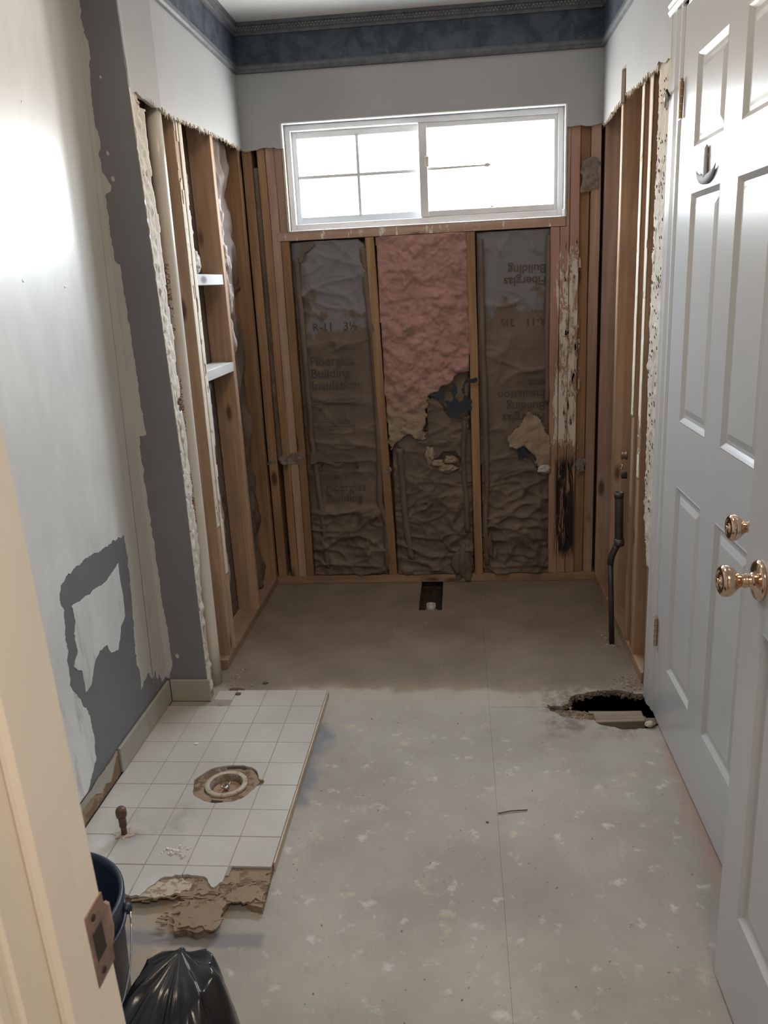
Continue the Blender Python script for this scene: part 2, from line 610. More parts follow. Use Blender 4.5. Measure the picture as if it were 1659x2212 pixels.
def prism(pts2, axis, a, b, bm=None, side_mi=0):
    """extrude a 2D outline along an axis from a to b; (x: outline is y,z; y: x,z; z: x,y)"""
    bm = bm or bmesh.new()

    def P(p, c):
        return {'x': (c, p[0], p[1]), 'y': (p[0], c, p[1]), 'z': (p[0], p[1], c)}[axis]
    va = [bm.verts.new(P(p, a)) for p in pts2]
    vb = [bm.verts.new(P(p, b)) for p in pts2]
    n = len(pts2)
    fa = bm.faces.new(va)
    fb = bm.faces.new(vb[::-1])
    fa.normal_update()
    fb.normal_update()
    for i in range(n):
        f = bm.faces.new((va[i], vb[i], vb[(i + 1) % n], va[(i + 1) % n]))
        f.material_index = side_mi
    bmesh.ops.triangulate(bm, faces=[fa, fb], ngon_method='EAR_CLIP')
    bmesh.ops.recalc_face_normals(bm, faces=bm.faces)
    return bm


def lathe(prof, axis='z', c=(0, 0, 0), n=32, bm=None, jit=0., mi=0):
    """revolve (r, h) pairs round an axis through c"""
    bm = bm or bmesh.new()
    rings = []
    for r, h in prof:
        ring = []
        for i in range(n):
            a = 2 * pi * i / n
            rr = r * (1 + jit * noise.noise(Vector((cos(a) * 2.5, sin(a) * 2.5, r * 20)))) if r > 0 else 0
            u, v = rr * cos(a), rr * sin(a)
            p = {'z': (u, v, h), 'x': (h, u, v), 'y': (u, h, v)}[axis]
            ring.append(bm.verts.new(Vector(p) + Vector(c)))
        rings.append(ring)
    for a, b in zip(rings, rings[1:]):
        for j in range(n):
            f = bm.faces.new((a[j], a[(j + 1) % n], b[(j + 1) % n], b[j]))
            f.material_index = mi
    if prof[0][0] > 0 and prof[-1][0] > 0:
        for j in range(n):
            f = bm.faces.new((rings[-1][j], rings[-1][(j + 1) % n], rings[0][(j + 1) % n], rings[0][j]))
            f.material_index = mi
    bmesh.ops.remove_doubles(bm, verts=bm.verts, dist=1e-6)
    bmesh.ops.recalc_face_normals(bm, faces=bm.faces)
    return bm


def tube(pts, r, n=10, bm=None, cap=True, radii=None):
    bm = bm or bmesh.new()
    pts = [Vector(p) for p in pts]
    rings = []
    u = None
    for i, p in enumerate(pts):
        t = (pts[min(i + 1, len(pts) - 1)] - pts[max(i - 1, 0)]).normalized()
        if u is None:
            u = t.orthogonal().normalized()
        u = (u - t * u.dot(t)).normalized()
        w = t.cross(u)
        rr = radii[i] if radii else r
        rings.append([bm.verts.new(p + (u * cos(2 * pi * j / n) + w * sin(2 * pi * j / n)) * rr) for j in range(n)])
    for a, b in zip(rings, rings[1:]):
        for j in range(n):
            bm.faces.new((a[j], a[(j + 1) % n], b[(j + 1) % n], b[j]))
    if cap:
        bm.faces.new(rings[0][::-1])
        bm.faces.new(rings[-1])
    bmesh.ops.recalc_face_normals(bm, faces=bm.faces)
    return bm


def sheet(name, x0, x1, z0, z1, fy, mat, parent=None, step=.006, mask=None, thick=.004, smooth=True, swap=False, **kw):
    """a wall-parallel sheet y = fy(x, z) with real thickness; swap: the sheet lies along y, x = fy(y, z)"""
    bm = bmesh.new()
    nx, nz = max(2, int((x1 - x0) / step)), max(2, int((z1 - z0) / step))
    g = {}

    def V(i, k):
        if (i, k) not in g:
            x, z = x0 + (x1 - x0) * i / nx, z0 + (z1 - z0) * k / nz
            y = fy(x, z)
            g[i, k] = bm.verts.new((y, x, z) if swap else (x, y, z))
        return g[i, k]
    for i in range(nx):
        for k in range(nz):
            xc, zc = x0 + (x1 - x0) * (i + .5) / nx, z0 + (z1 - z0) * (k + .5) / nz
            if mask and not mask(xc, zc):
                continue
            bm.faces.new((V(i, k), V(i + 1, k), V(i + 1, k + 1), V(i, k + 1)))
    if thick:
        r = bmesh.ops.extrude_face_region(bm, geom=bm.faces[:])
        vv = [e for e in r['geom'] if isinstance(e, bmesh.types.BMVert)]
        bmesh.ops.translate(bm, verts=vv, vec=(thick, 0, 0) if swap else (0, thick, 0))
    bmesh.ops.recalc_face_normals(bm, faces=bm.faces)
    return link(name, bm, mat, parent, smooth=smooth, **kw)


def inside(poly, x, z):
    c = False
    n = len(poly)
    for i in range(n):
        x1, z1 = poly[i]
        x2, z2 = poly[(i + 1) % n]
        if (z1 > z) != (z2 > z) and x < (x2 - x1) * (z - z1) / (z2 - z1) + x1:
            c = not c
    return c


def fbm(x, y, z, s, o=4):
    return sum(noise.noise(Vector((x * s * 2 ** i, y * s * 2 ** i, z * s * 2 ** i + i * 7))) / 2 ** i for i in range(o))


def ridge(x, z, s, seed, ax=1., az=1.):
    v = noise.noise(Vector((x * s * ax + seed, z * s * az, seed * 1.7)))
    return 1 - min(1, abs(v) * 4)


def boolean(o, cutter_bm, op='DIFFERENCE'):
    me = bpy.data.meshes.new('cutter')
    bmesh.ops.translate(cutter_bm, verts=cutter_bm.verts, vec=-WLOC[o.name])
    cutter_bm.to_mesh(me)
    cutter_bm.free()
    c = bpy.data.objects.new('cutter', me)
    COL.objects.link(c)
    p = o.parent
    o.parent = None
    loc = o.location.copy()
    o.location = (0, 0, 0)
    md = o.modifiers.new('b', 'BOOLEAN')
    md.operation = op
    md.solver = 'EXACT'
    md.object = c
    bpy.context.view_layer.update()
    dg = bpy.context.evaluated_depsgraph_get()
    new = bpy.data.meshes.new_from_object(o.evaluated_get(dg))
    o.modifiers.clear()
    o.data = new
    o.parent = p
    o.location = loc
    bpy.data.objects.remove(c)
    bpy.data.meshes.remove(me)
    return len(new.polygons)


def text_bm(s, size, bold=.0, sub=.012, align='LEFT', line=.95):
    cu = bpy.data.curves.new('lettering', 'FONT')
    cu.body = s
    cu.size = size
    cu.offset = bold
    cu.align_x = align
    cu.space_line = line
    o = bpy.data.objects.new('lettering', cu)
    COL.objects.link(o)
    bpy.context.view_layer.update()
    dg = bpy.context.evaluated_depsgraph_get()
    me = bpy.data.meshes.new_from_object(o.evaluated_get(dg))
    bpy.data.objects.remove(o)
    bm = bmesh.new()
    bm.from_mesh(me)
    for _ in range(3):
        es = [e for e in bm.edges if e.calc_length() > sub]
        if not es:
            break
        bmesh.ops.subdivide_edges(bm, edges=es, cuts=1)
        bmesh.ops.triangulate(bm, faces=[f for f in bm.faces if len(f.verts) > 4])
    return bm


# ================================================================== SETTING
# ---- floor
floor = structure('floor', (0, 0, 0), 'bare grey particleboard subfloor with paint spots and a rotted hole')
sf = .019
hole_back = [(1.171, -1.189), (1.249, -1.165), (1.262, -1.12), (1.30, -1.10), (1.36, -1.078), (1.424, -1.071), (1.468, -1.088), (1.53, -1.11)]
hole_front = [(1.53, -1.31), (1.465, -1.325), (1.399, -1.331), (1.338, -1.305), (1.318, -1.272), (1.256, -1.266), (1.213, -1.246), (1.171, -1.191)]
A = [(-.24, -3.10), (.9829, -3.10), (.9829, .10), (.808, .10), (.808, -.345), (.705, -.345), (.705, .10), (-.24, .10)]
Bp = [(.9845, -1.189), (1.62, -1.189)]
Bpoly = [(.9834, .10), (.9834, -1.1905)] + ragged(hole_back, .006, .012, 1.0, [True] * (len(hole_back) - 1) + [False]) + [(1.62, -1.11), (1.62, .10)]
Cpoly = [(.9834, -1.192), (.9834, -3.10), (1.62, -3.10), (1.62, -1.31)] + ragged(hole_front, .006, .012, 2.0, [True] * (len(hole_front) - 1) + [False])
for pl in (A, Bpoly, Cpoly):
    link('subfloor_panel', prism(pl, 'z', -sf, 0), 'floor', floor)
box('hall_floor', -.8, 2.4, -5.0, -3.103, -sf, 0, 'glue', floor)
# crumbled lip of the hole and what lies under it
bm = bmesh.new()
for i in range(230):
    t = random.random()
    j = min(len(hole_back) - 2, int(t * (len(hole_back) - 1)))
    q = Vector(hole_back[j]).lerp(Vector(hole_back[j + 1]), t * (len(hole_back) - 1) - j)
    s_ = random.uniform(.002, .0065)
    m_ = Matrix.Translation((q.x + random.uniform(-.02, .01), q.y + random.uniform(-.014, .004), random.uniform(-.018, -.002))) @ Euler((random.random() * 6, random.random() * 6, 0)).to_matrix().to_4x4() @ Matrix.Diagonal((s_ * 1.6, s_, s_ * .6, 1))
    bmesh.ops.create_icosphere(bm, subdivisions=1, radius=1, matrix=m_)
link('rotted_board_crumbs', bm, 'rotcrumb', floor, kind='stuff')
bm = bmesh.new()
add_box(bm, -.3, 1.75, -3.1, .25, -.62, -.60)
link('crawl_space_ground', bm, 'soil', floor)
for nm, a in (('west', (-.32, -.30, -3.1, .25)), ('east', (1.75, 1.77, -3.1, .25)), ('north', (-.3, 1.75, .25, .27)), ('south', (-.3, 1.75, -3.12, -3.1))):
    bm = bmesh.new()
    add_box(bm, *a, -.60, -sf)
    link('crawl_space_side', bm, 'soil', floor)
box('joist', .6, 1.74, -1.262, -1.224, -.22, -.0195, 'joist', floor)
box('joist', -.28, 1.74, -.40, -.362, -.22, -.0195, 'joist', floor)
box('joist', -.28, 1.74, -2.0, -1.962, -.22, -.0195, 'joist', floor)
link('rotted_layer', prism(ragged([(1.168, -1.186), (1.30, -1.196), (1.325, -1.222), (1.325, -1.275), (1.25, -1.268), (1.20, -1.246)], .004, .008, 91), 'z', -.0185, -.011), 'rotcrumb', floor)
box('ledger_board', 1.19, 1.50, -1.224, -1.196, -.075, -.030, 'block', floor)

# unseen shell added round the room, so that daylight only enters at the window
sh = structure('light_block_shell', (.7, .13, -.6), 'unseen shell added behind the walls to block stray daylight, open only at the window')
for a in ((-.36, .188, .1045, .125, -.62, 2.6), (1.362, 1.80, .1045, .125, -.62, 2.6), (.188, 1.362, .1045, .125, -.62, 1.634), (.188, 1.362, .1045, .125, 2.060, 2.6),
          (-.36, -.34, -3.3, .1045, -.62, 2.6), (1.78, 1.80, -3.3, .1045, -.62, 2.6), (-.36, 1.80, -3.3, .125, 2.47, 2.6), (-.36, 1.80, -3.3, -3.28, -.62, -.03)):
    box('light_block_panel', *a, 'backing', sh, bev=0)

# (ceiling)
ceil = structure('ceiling', (.75, -1.5, 2.44), 'flat white ceiling')
box('ceiling_board', -.26, 1.66, -3.22, .12, 2.44, 2.46, 'ceil', ceil)
box('hall_ceiling_board', -.8, 2.4, -5.0, -3.22, 2.44, 2.46, 'ceil', ceil)

# ---- back wall
wb = structure('wall_back', (.76, 0, 0), 'opened back wall with bare studs under a long window')
box('sheathing', -.16, .185, .092, .104, 0, 2.44, 'backing', wb)
box('sheathing', 1.365, 1.68, .092, .104, 0, 2.44, 'backing', wb)
box('sheathing', .185, 1.365, .092, .104, 0, 1.645, 'backing', wb)
box('sheathing', .185, 1.365, .092, .104, 2.06, 2.44, 'backing', wb)
dw = [(-.012, 2.44), (-.012, 1.972), (.03, 1.962), (.075, 1.966), (.10, 1.972), (.175, 1.966), (.186, 1.966), (.186, 2.066), (1.364, 2.066), (1.364, 1.976), (1.42, 1.979), (1.46, 1.972), (1.50, 1.980), (1.532, 1.975), (1.532, 2.44)]
fl = [False, True, True, True, True, False, False, False, False, True, True, True, True, False, False]
link('drywall_panel', prism(ragged(dw, .003, .008, 5, fl), 'y', -.012, 0, side_mi=1), ('drywall', 'gyp'), wb)
box('header', .10, 1.45, .002, .09, 2.075, 2.30, 'board_x', wb)
box('top_plate', -.1, 1.62, .002, .09, 2.31, 2.435, 'board_x', wb)
# studs: x0, x1, z0, z1, material, lean
SB = [(.004, .045, .04, 2.30, 'stud', 0), (.070, .104, .04, 2.07, 'stud', 0), (.1055, .143, .04, 2.07, 'stud_pink', 0),
      (.1445, .180, .04, 1.592, 'stud', 0), (.1445, .178, 1.632, 2.07, 'stud_pink', 0),
      (.549, .587, .04, 1.592, 'stud', -.034), (.961, .999, .04, 1.592, 'stud', -.012),
      (1.306, 1.344, .04, 1.592, 'rot', 0), (1.346, 1.384, .04, 1.592, 'rot', 0), (1.3695, 1.384, 1.593, 2.07, 'stud_pink', 0), (1.386, 1.424, .04, 2.07, 'rot', 0),
      (1.470, 1.510, .04, 2.30, 'stud_pink', 0)]
for a in SB:
    lean_stud('stud', a[0], a[1], .001, .088, a[2], a[3], a[4], wb, dx=a[5])
lean_stud('stud', 1.4255, 1.468, .022, .088, .04, 2.30, 'stud', wb)
box('sill_plate', .131, 1.368, -.001, .089, 1.594, 1.631, 'board_x', wb)
box('sole_plate', -.09, .700, .0005, .089, .0005, .038, 'plate_x', wb)
box('sole_plate', .700, 1.61, .0005, .089, .0005, .038, 'plate_x', wb)
for (a, b, c, d, sd) in ((.058, .178, .595, .655, 1), (.0, .040, .60, .63, 2), (1.428, 1.467, .52, .60, 3), (.548, .585, .545, .575, 4), (1.43, 1.50, 1.72, 1.86, 5)):
    pl = ragged([(a, c), (b, c + .012), (b, d - .01), ((a + b) / 2, d), (a, d - .02)], .008, .008, sd * 7)
    link('mortar_smear', prism(pl, 'y', -.0025, .0005), 'smear', wb)
# splintered pieces hanging in the rotted studs
bm = bmesh.new()
for i in range(26):
    x = random.uniform(1.345, 1.423)
    z = random.uniform(.08, .62)
    h = random.uniform(.03, .13)
    w = random.uniform(.002, .005)
    add_box(bm, x, x + w, -.005 - random.random() * .005, .001, z, z + h)
link('rot_splinters', bm, 'rot', wb, kind='stuff')
bm = bmesh.new()
for i in range(120):
    x = 1.385 + random.gauss(0, .022)
    z = random.uniform(.62, 1.5)
    h = random.uniform(.006, .05)
    w = random.uniform(.003, .012)
    pts = ragged([(x, z), (x + w, z), (x + w * random.uniform(.3, 1), z + h), (x + w * .3, z + h)], .003, .005, i)
    prism(pts, 'y', -.0025, -.0005, bm)
link('peeling_paint_flakes', bm, 'crumb', wb, kind='stuff')

# ---- left wall of the tub alcove (x = 0)
wl = structure('wall_left_alcove', (0, -.6, 0), 'opened left wall of the tub alcove, studs under painted drywall')
dw = [(-1.189, 2.44), (-1.189, 1.95), (-1.145, 1.968), (-1.10, 1.955), (-1.035, 1.945), (-.92, 1.940), (-.80, 1.944), (-.60, 1.955), (-.43, 1.962), (-.25, 1.966), (-.05, 1.970), (.0, 1.972), (.0, 2.44)]
fl = [False] + [True] * 10 + [False, False]
bm = prism(ragged(dw, .0045, .008, 8, fl), 'x', .0, .012, side_mi=1)
for pc, pn in ([((0, -1.0, 0), (0, 1, 0)), ((0, -1.09, 0), (0, 1, 0))] + [((0, 0, z), (0, 0, 1)) for z in (2.05, 2.2, 2.32)]):
    bmesh.ops.bisect_plane(bm, geom=bm.verts[:] + bm.edges[:] + bm.faces[:], plane_co=pc, plane_no=pn)
link('drywall_panel', bm, ('drywall', 'gyp'), wl)
box('backing_board', -.104, -.092, -1.15, .09, 0, 2.44, 'backing', wl)
box('sole_plate', -.091, -.001, -.905, .0, .0005, .038, 'plate_y', wl)
for y0, y1, mt, dy in ((-.862, -.824, 'stud_pale', 0), (-.8205, -.782, 'stud_pale', .0), (-.405, -.367, 'stud_pale', -.05), (-.040, -.002, 'stud', 0)):
    lean_stud('stud', -.090, -.0005, y0, y1, .038, 2.43, mt, wl, dy=dy)
lean_stud('stud', -.090, -.0005, -1.155, -1.098, .0, 2.43, 'stud_pale', wl, dx=-.040)
box('blocking', -.088, .0, -.779, -.455, 1.422, 1.460, 'whitewood', wl)
bm = add_box(bmesh.new(), -.088, .0, -.779, -.425, 1.085, 1.123, .0015)
link('blocking', bm, 'whitewood', wl)
# mortar-smeared strip of old board left on the corner stud
f = lambda y, z: .004 + .012 * max(0, fbm(y, z, 3, 26, 4)) + .004
sheet('torn_board_strip', -1.186, -1.098, .03, 1.965, lambda y, z: .0095 - .010 * max(0., (y + 1.16) / .03) * .35 + .006 * fbm(y, z, 3, 30, 4),
      'torn', wl, step=.006, thick=-.010, swap=True,
      mask=lambda y, z: y < -1.122 + .014 * fbm(0, z, 1, 7, 4) + .006 * noise.noise(Vector((0, z * 60, 0))))
sheet('paper_strip', -1.13, -1.088, .5, 1.93, lambda y, z: .004 + .003 * fbm(y, z, 9, 25, 3), 'gyp', wl, step=.006, thick=-.003, swap=True,
      mask=lambda y, z: y < -1.095 + .010 * noise.noise(Vector((3, z * 9, 0))) and fbm(y, z, 4, 9, 3) > -.35)

def pale_strip(parent, xw, sgn, y0, y1, z0, z1, dy, sd):  # thin pale mottled strip laid on the upper part of a stud edge
    sheet('pale_edge_strip', y0, y1, z0, z1, lambda y, z: xw + sgn * (.0012 + .0008 * noise.noise(Vector((y * 60, z * 20, sd)))), 'pale_strip', parent, step=.0075, thick=-sgn * .0012, swap=True,
          mask=lambda y, z: noise.noise(Vector((y * 30, z * 3.0, sd))) + .5 * noise.noise(Vector((y * 90, z * 14, sd))) > -.38)


for y0, y1, z0, dy, sd in ((-.862, -.826, .55, 0, 1), (-.819, -.783, .35, 0, 2)):
    pale_strip(wl, .0, 1, y0, y1, z0, 1.94, dy, sd)
# ---- short wall that faces the camera beside the alcove
wr_ = structure('wall_return', (-.05, -1.19, 0), 'narrow dark grey wall facing the camera beside the tub alcove')
LEAN = lambda z: .030 * max(0., z - .9) / 1.3
rp_ = [(-.15, 0), (-.15, 2.44)] + [(.0120 - LEAN(2.44 - i * .061), 2.44 - i * .061) for i in range(41)]
link('drywall_panel', prism(rp_, 'y', -1.19, -1.178), 'darkgrey', wr_)
for o in list(bpy.data.objects):
    if o.parent is wl and o.name.startswith(('drywall_panel', 'torn_board_strip', 'paper_strip')):
        w_ = WLOC[o.name]
        for v in o.data.vertices:
            v.co.x -= LEAN(v.co.z + w_.z) * max(0., min(1., (-(v.co.y + w_.y) - 1.0) / .17))
stub = [(-0.129, 2.43), (-0.123, 2.116), (-0.117, 2.100), (-0.113, 2.085), (-0.112, 2.05), (-0.121, 2.03), (-0.124, 1.963), (-0.125, 1.88), (-0.117, 1.845), (-0.117, 1.816), (-0.126, 1.80), (-0.124, 1.754), (-0.100, 1.712), (-0.105, 1.696), (-0.121, 1.690), (-0.122, 1.586), (-0.118, 1.50), (-0.105, 1.490), (-0.104, 1.398), (-0.099, 1.231), (-0.096, 1.028), (-0.093, 0.968), (-0.115, 0.966), (-0.119, 0.878), (-0.117, 0.738), (-0.113, 0.562), (-0.110, 0.363), (-0.104, 0.26), (-0.106, 0.155), (-0.12, 0.112)]
link('skim_coat', prism(ragged(stub + [(-.1305, .112), (-.1305, 2.43)], .0028, .006, 12, [True] * (len(stub) - 1) + [False] * 3), 'y', -1.1915, -1.1895), 'coat', wr_)
for x, z, r in ((-.083, .195, .006), (-.098, 1.80, .004), (-.092, 1.73, .005), (-.09, 2.0, .003)):
    link('compound_dab', prism([(x + r * cos(a / 9 * 2 * pi) * (1 + .3 * sin(a * 5)), z + 1.6 * r * sin(a / 9 * 2 * pi)) for a in range(9)], 'y', -1.1912, -1.1895), 'coat', wr_)
sheet('corner_bead_edge', -1.189, -1.179, .10, 1.97, lambda y, z: .0130 - LEAN(z) + .003 * fbm(0, z, 3, 40, 3), 'gyp', wr_, step=.005, thick=-.003, swap=True)

# ---- left wall of the toilet niche (x = -.13)
wn_ = structure('wall_left', (-.13, -2.1, 0), 'left wall, dark grey under a white skim coat with bare patch')
box('drywall_panel', -.1425, -.1305, -3.10, -1.19, 0, 2.44, 'darkgrey', wn_, bev=.0)
gray = [(-1.200, 0.118), (-1.321, 0.133), (-1.396, 0.135), (-1.407, 0.183), (-1.395, 0.219), (-1.412, 0.277), (-1.403, 0.343), (-1.383, 0.476), (-1.369, 0.624), (-1.373, 0.689), (-1.433, 0.698), (-1.547, 0.7), (-1.635, 0.709), (-1.735, 0.699), (-1.791, 0.688), (-1.805, 0.662), (-1.798, 0.614), (-1.809, 0.52), (-1.828, 0.423), (-1.801, 0.382), (-1.756, 0.307), (-1.746, 0.222), (-1.756, 0.155), (-1.797, 0.123), (-1.83, 0.10)]
lowb = [(-1.29, .20), (-1.33, .165), (-1.35, .21)]
outer = [(-1.192, 2.43), (-1.192, .118)] + [(-1.24, .125), (-1.25, .165), (-1.27, .150), (-1.285, .19), (-1.31, .155), (-1.33, .205), (-1.375, .20)] + gray[3:] + [(-3.095, .10), (-3.095, 2.43)]
nf = [False] + [True] * (len(outer) - 4) + [False] * 3
link('skim_coat', prism(ragged(outer, .0055, .006, 15, nf), 'x', -.1305, -.1290), 'coat', wn_)
island = [(-1.751, 0.613), (-1.654, 0.608), (-1.533, 0.602), (-1.441, 0.625), (-1.444, 0.584), (-1.44, 0.514), (-1.446, 0.456), (-1.48, 0.44), (-1.525, 0.378), (-1.571, 0.392), (-1.587, 0.425), (-1.638, 0.432), (-1.675, 0.414), (-1.716, 0.364), (-1.752, 0.362), (-1.751, 0.424), (-1.79, 0.457), (-1.759, 0.483), (-1.762, 0.539), (-1.745, 0.565)]
link('skim_coat', prism(ragged(island, .0035, .008, 16), 'x', -.1305, -.1292), 'coat', wn_)
for y, z in ((-1.73, 1.445), (-1.52, 1.43), (-1.60, 1.86)):
    link('nail_dimple', lathe([(.004, -.1292), (.0035, -.1280), (0, -.1275)], 'x', (0, y, z), 8), 'coat', wn_)
box('end_panel', -.1425, .55, -3.215, -3.1005, 0, 2.44, 'coat', structure('wall_front', (.2, -3.15, 0), 'wall beside the entrance doorway'), bev=0)
wf = bpy.data.objects['wall_front']
box('end_panel', 1.445, 1.66, -3.215, -3.1005, 0, 2.44, 'cream', wf, bev=0)
box('header_panel', .55, 1.445, -3.215, -3.1005, 2.06, 2.44, 'cream', wf, bev=0)

# ---- right wall (x = 1.52)
wg = structure('wall_right', (1.52, -1.0, 0), 'opened right wall of the tub alcove, studs under painted drywall')
dw = [(.0, 2.44), (.0, 1.975), (-.10, 1.972), (-.20, 1.978), (-.30, 1.985), (-.395, 1.985), (-.40, 2.085), (-.475, 2.092), (-.482, 1.992), (-.56, 1.982), (-.63, 1.985), (-.70, 1.978), (-.82, 1.98), (-.93, 1.968), (-.97, 1.985), (-1.02, 1.965), (-1.10, 1.96), (-1.11, 1.96), (-1.11, 2.44)]
fl = [False, True, True, True, True, False, True, False] + [True] * 9 + [False, False]
link('drywall_panel', prism(ragged(dw, .0045, .008, 21, fl), 'x', 1.508, 1.52, side_mi=1), ('drywall', 'gyp'), wg)
box('drywall_panel', 1.508, 1.52, -3.10, -2.19, 0, 2.44, 'drywall', wg, bev=0)
box('drywall_panel', 1.508, 1.52, -2.19, -1.11, 2.12, 2.44, 'drywall', wg, bev=0)
box('backing_board', 1.612, 1.624, -1.20, .09, 0, 2.44, 'backing', wg)
box('backing_board', 1.612, 1.624, -3.10, -1.20, 0, 2.44, 'backing', wg)
lean_stud('stud', 1.5205, 1.610, -.036, -.004, .038, 2.43, 'stud_pink', wg)
for y0, y1, mt, z1 in ((-.388, -.350, 'stud_pale', 2.43), (-.752, -.712, 'stud_pale', 2.43), (-.873, -.835, 'stud_pale', 2.43)):
    lean_stud('stud', 1.5205, 1.610, y0, y1, .038, z1, mt, wg, dy=.012)
lean_stud('stud', 1.5225, 1.610, -1.10, -1.035, .0, 2.43, 'stud', wg)
lean_stud('stud', 1.5225, 1.610, -.832, -.800, .038, 2.43, 'stud', wg)
box('sole_plate', 1.5205, 1.610, -1.02, .0, .0005, .038, 'plate_y', wg)
box('sole_plate', 1.525, 1.610, -1.17, -1.105, -.030, .03, 'joist', wg)
pale_strip(wg, 1.519, -1, -.747, -.709, .9, 1.97, 0, 5)
pale_strip(wg, 1.519, -1, -.868, -.832, .7, 1.97, 0, 6)
# old board with trowelled mortar, torn along its free edge
sheet('torn_board_strip', -1.112, -.945, .45, 1.972,
      lambda y, z: 1.5195 - .005 - .006 * max(0, fbm(y, z, 3, 24, 4)), 'thin', wg, step=.006, thick=.012, swap=True,
      mask=lambda y, z: y < -.962 + .010 * fbm(0, z, 1, 6, 4) + .008 * noise.noise(Vector((0, z * 70, 0))) - max(0, 1.2 - z) * .055 - (max(0, .60 - z) * .4))
bm = bmesh.new()
for i in range(110):
    y, z = random.uniform(-1.10, -.99), random.uniform(.62, 1.93)
    a = random.uniform(.7, 1.2)
    h, w = random.uniform(.006, .018), .0016
    p0 = Vector((1.5085, y, z))
    d = Vector((0, sin(a) * h * .5, cos(a) * h))
    tube([p0, p0 + d], w, 4, bm)
link('trowel_ridges', bm, 'grime', wg, kind='stuff')

def fringe(parent, pts, xw, sgn, n, sd):
    rnd = random.Random(sd)
    bm = bmesh.new()
    for i in range(n):
        t = rnd.random() * (len(pts) - 1)
        j = min(int(t), len(pts) - 2)
        p = Vector(pts[j]).lerp(Vector(pts[j + 1]), t - j)
        w, h = rnd.uniform(.003, .012), rnd.uniform(.003, .018) * rnd.random()
        x = xw + sgn * rnd.uniform(-.002, .004)
        q = [(p.x - w / 2, p.y + .006), (p.x + w / 2, p.y + .006), (p.x + w * rnd.uniform(-.2, .5), p.y - h - .002)]
        prism(q, 'x', x, x + .0012, bm)
    link('torn_paper_fringe', bm, 'gyp', parent, kind='stuff')


fringe(wl, [(-1.10, 1.955), (-.92, 1.940), (-.80, 1.944), (-.60, 1.955), (-.43, 1.962), (-.25, 1.966), (-.05, 1.970)], .010, 1, 170, 1)
fringe(wg, [(-.02, 1.975), (-.10, 1.972), (-.20, 1.978), (-.30, 1.985), (-.39, 1.985)], 1.509, -1, 70, 2)
fringe(wg, [(-.49, 1.99), (-.56, 1.982), (-.63, 1.985), (-.70, 1.978), (-.82, 1.98), (-.93, 1.968), (-1.02, 1.965)], 1.509, -1, 70, 3)
# hall shell behind the camera
hs = structure('wall_hall', (.9, -4.1, 0), 'plain cream hallway walls behind the viewer')
box('hall_wall_panel', -.82, -.80, -5.0, -3.215, 0, 2.44, 'cream', hs, bev=0)
box('hall_wall_panel', 2.40, 2.42, -5.0, -3.215, 0, 2.44, 'cream', hs, bev=0)
box('hall_wall_panel', -.8, 2.4, -5.02, -5.0, 0, 2.44, 'cream', hs, bev=0)
box('hall_wall_panel', -.8, -.1425, -3.215, -3.2, 0, 2.44, 'cream', hs, bev=0)
box('hall_wall_panel', 1.66, 2.4, -3.215, -3.2, 0, 2.44, 'cream', hs, bev=0)

# ---- crown moulding with border
cr = structure('trim_1', (.76, 0, 2.25), 'blue marbled crown border between two grey mouldings')


def crown_run(axis, w0, w1, wall, sgn):
    """profile (out, z) swept along x (axis 'x') or y; wall: coordinate of the wall face; sgn: direction into the room"""
    parts = {'crown_moulding': ('crownm', [(0, 2.395), (.012, 2.395), (.014, 2.404), (.020, 2.408), (.020, 2.424), (.028, 2.428), (.030, 2.4395), (0, 2.4395)]),
             'border_strip': ('crown', [(0, 2.290), (.0045, 2.290), (.0045, 2.3945), (0, 2.3945)]),
             'lower_moulding': ('crownm', [(0, 2.256), (.010, 2.258), (.015, 2.266), (.011, 2.272), (.013, 2.282), (.007, 2.2895), (0, 2.2895)])}
    for nm, (mt, prof) in parts.items():
        bm = bmesh.new()
        ra, rb = [], []
        for o_, z in prof:
            if axis == 'x':
                ra.append(bm.verts.new((w0, wall + sgn * o_, z)))
                rb.append(bm.verts.new((w1, wall + sgn * o_, z)))
            else:
                ra.append(bm.verts.new((wall + sgn * o_, w0, z)))
                rb.append(bm.verts.new((wall + sgn * o_, w1, z)))
        n = len(prof)
        for i in range(n):
            bm.faces.new((ra[i], ra[(i + 1) % n], rb[(i + 1) % n], rb[i]))
        bm.faces.new(ra)
        bm.faces.new(rb[::-1])
        bmesh.ops.recalc_face_normals(bm, faces=bm.faces)
        link(nm, bm, mt, cr)
    bm = bmesh.new()
    t = w0 + .004
    while t < w1 - .01:
        o0, o1 = wall + sgn * .0195, wall + sgn * .0255
        o0, o1 = min(o0, o1), max(o0, o1)
        for z0, z1, d in ((2.4085, 2.4145, 0), (2.4165, 2.4235, .006)):
            if axis == 'x':
                add_box(bm, t + d, t + d + .008, o0, o1, z0, z1)
            else:
                add_box(bm, o0, o1, t + d, t + d + .007, z0, z1)
        t += .0135
    link('dentil_row', bm, 'dentil', cr, kind='stuff')


crown_run('x', .013, 1.507, -.0125, -1)
crown_run('y', -1.188, -.013, .0125, 1)
crown_run('y', -2.9, -.013, 1.5075, -1)

# ---- window
w1 = structure('window_1', (.775, .05, 1.64), 'white sliding window with broken grille, overexposed daylight behind')


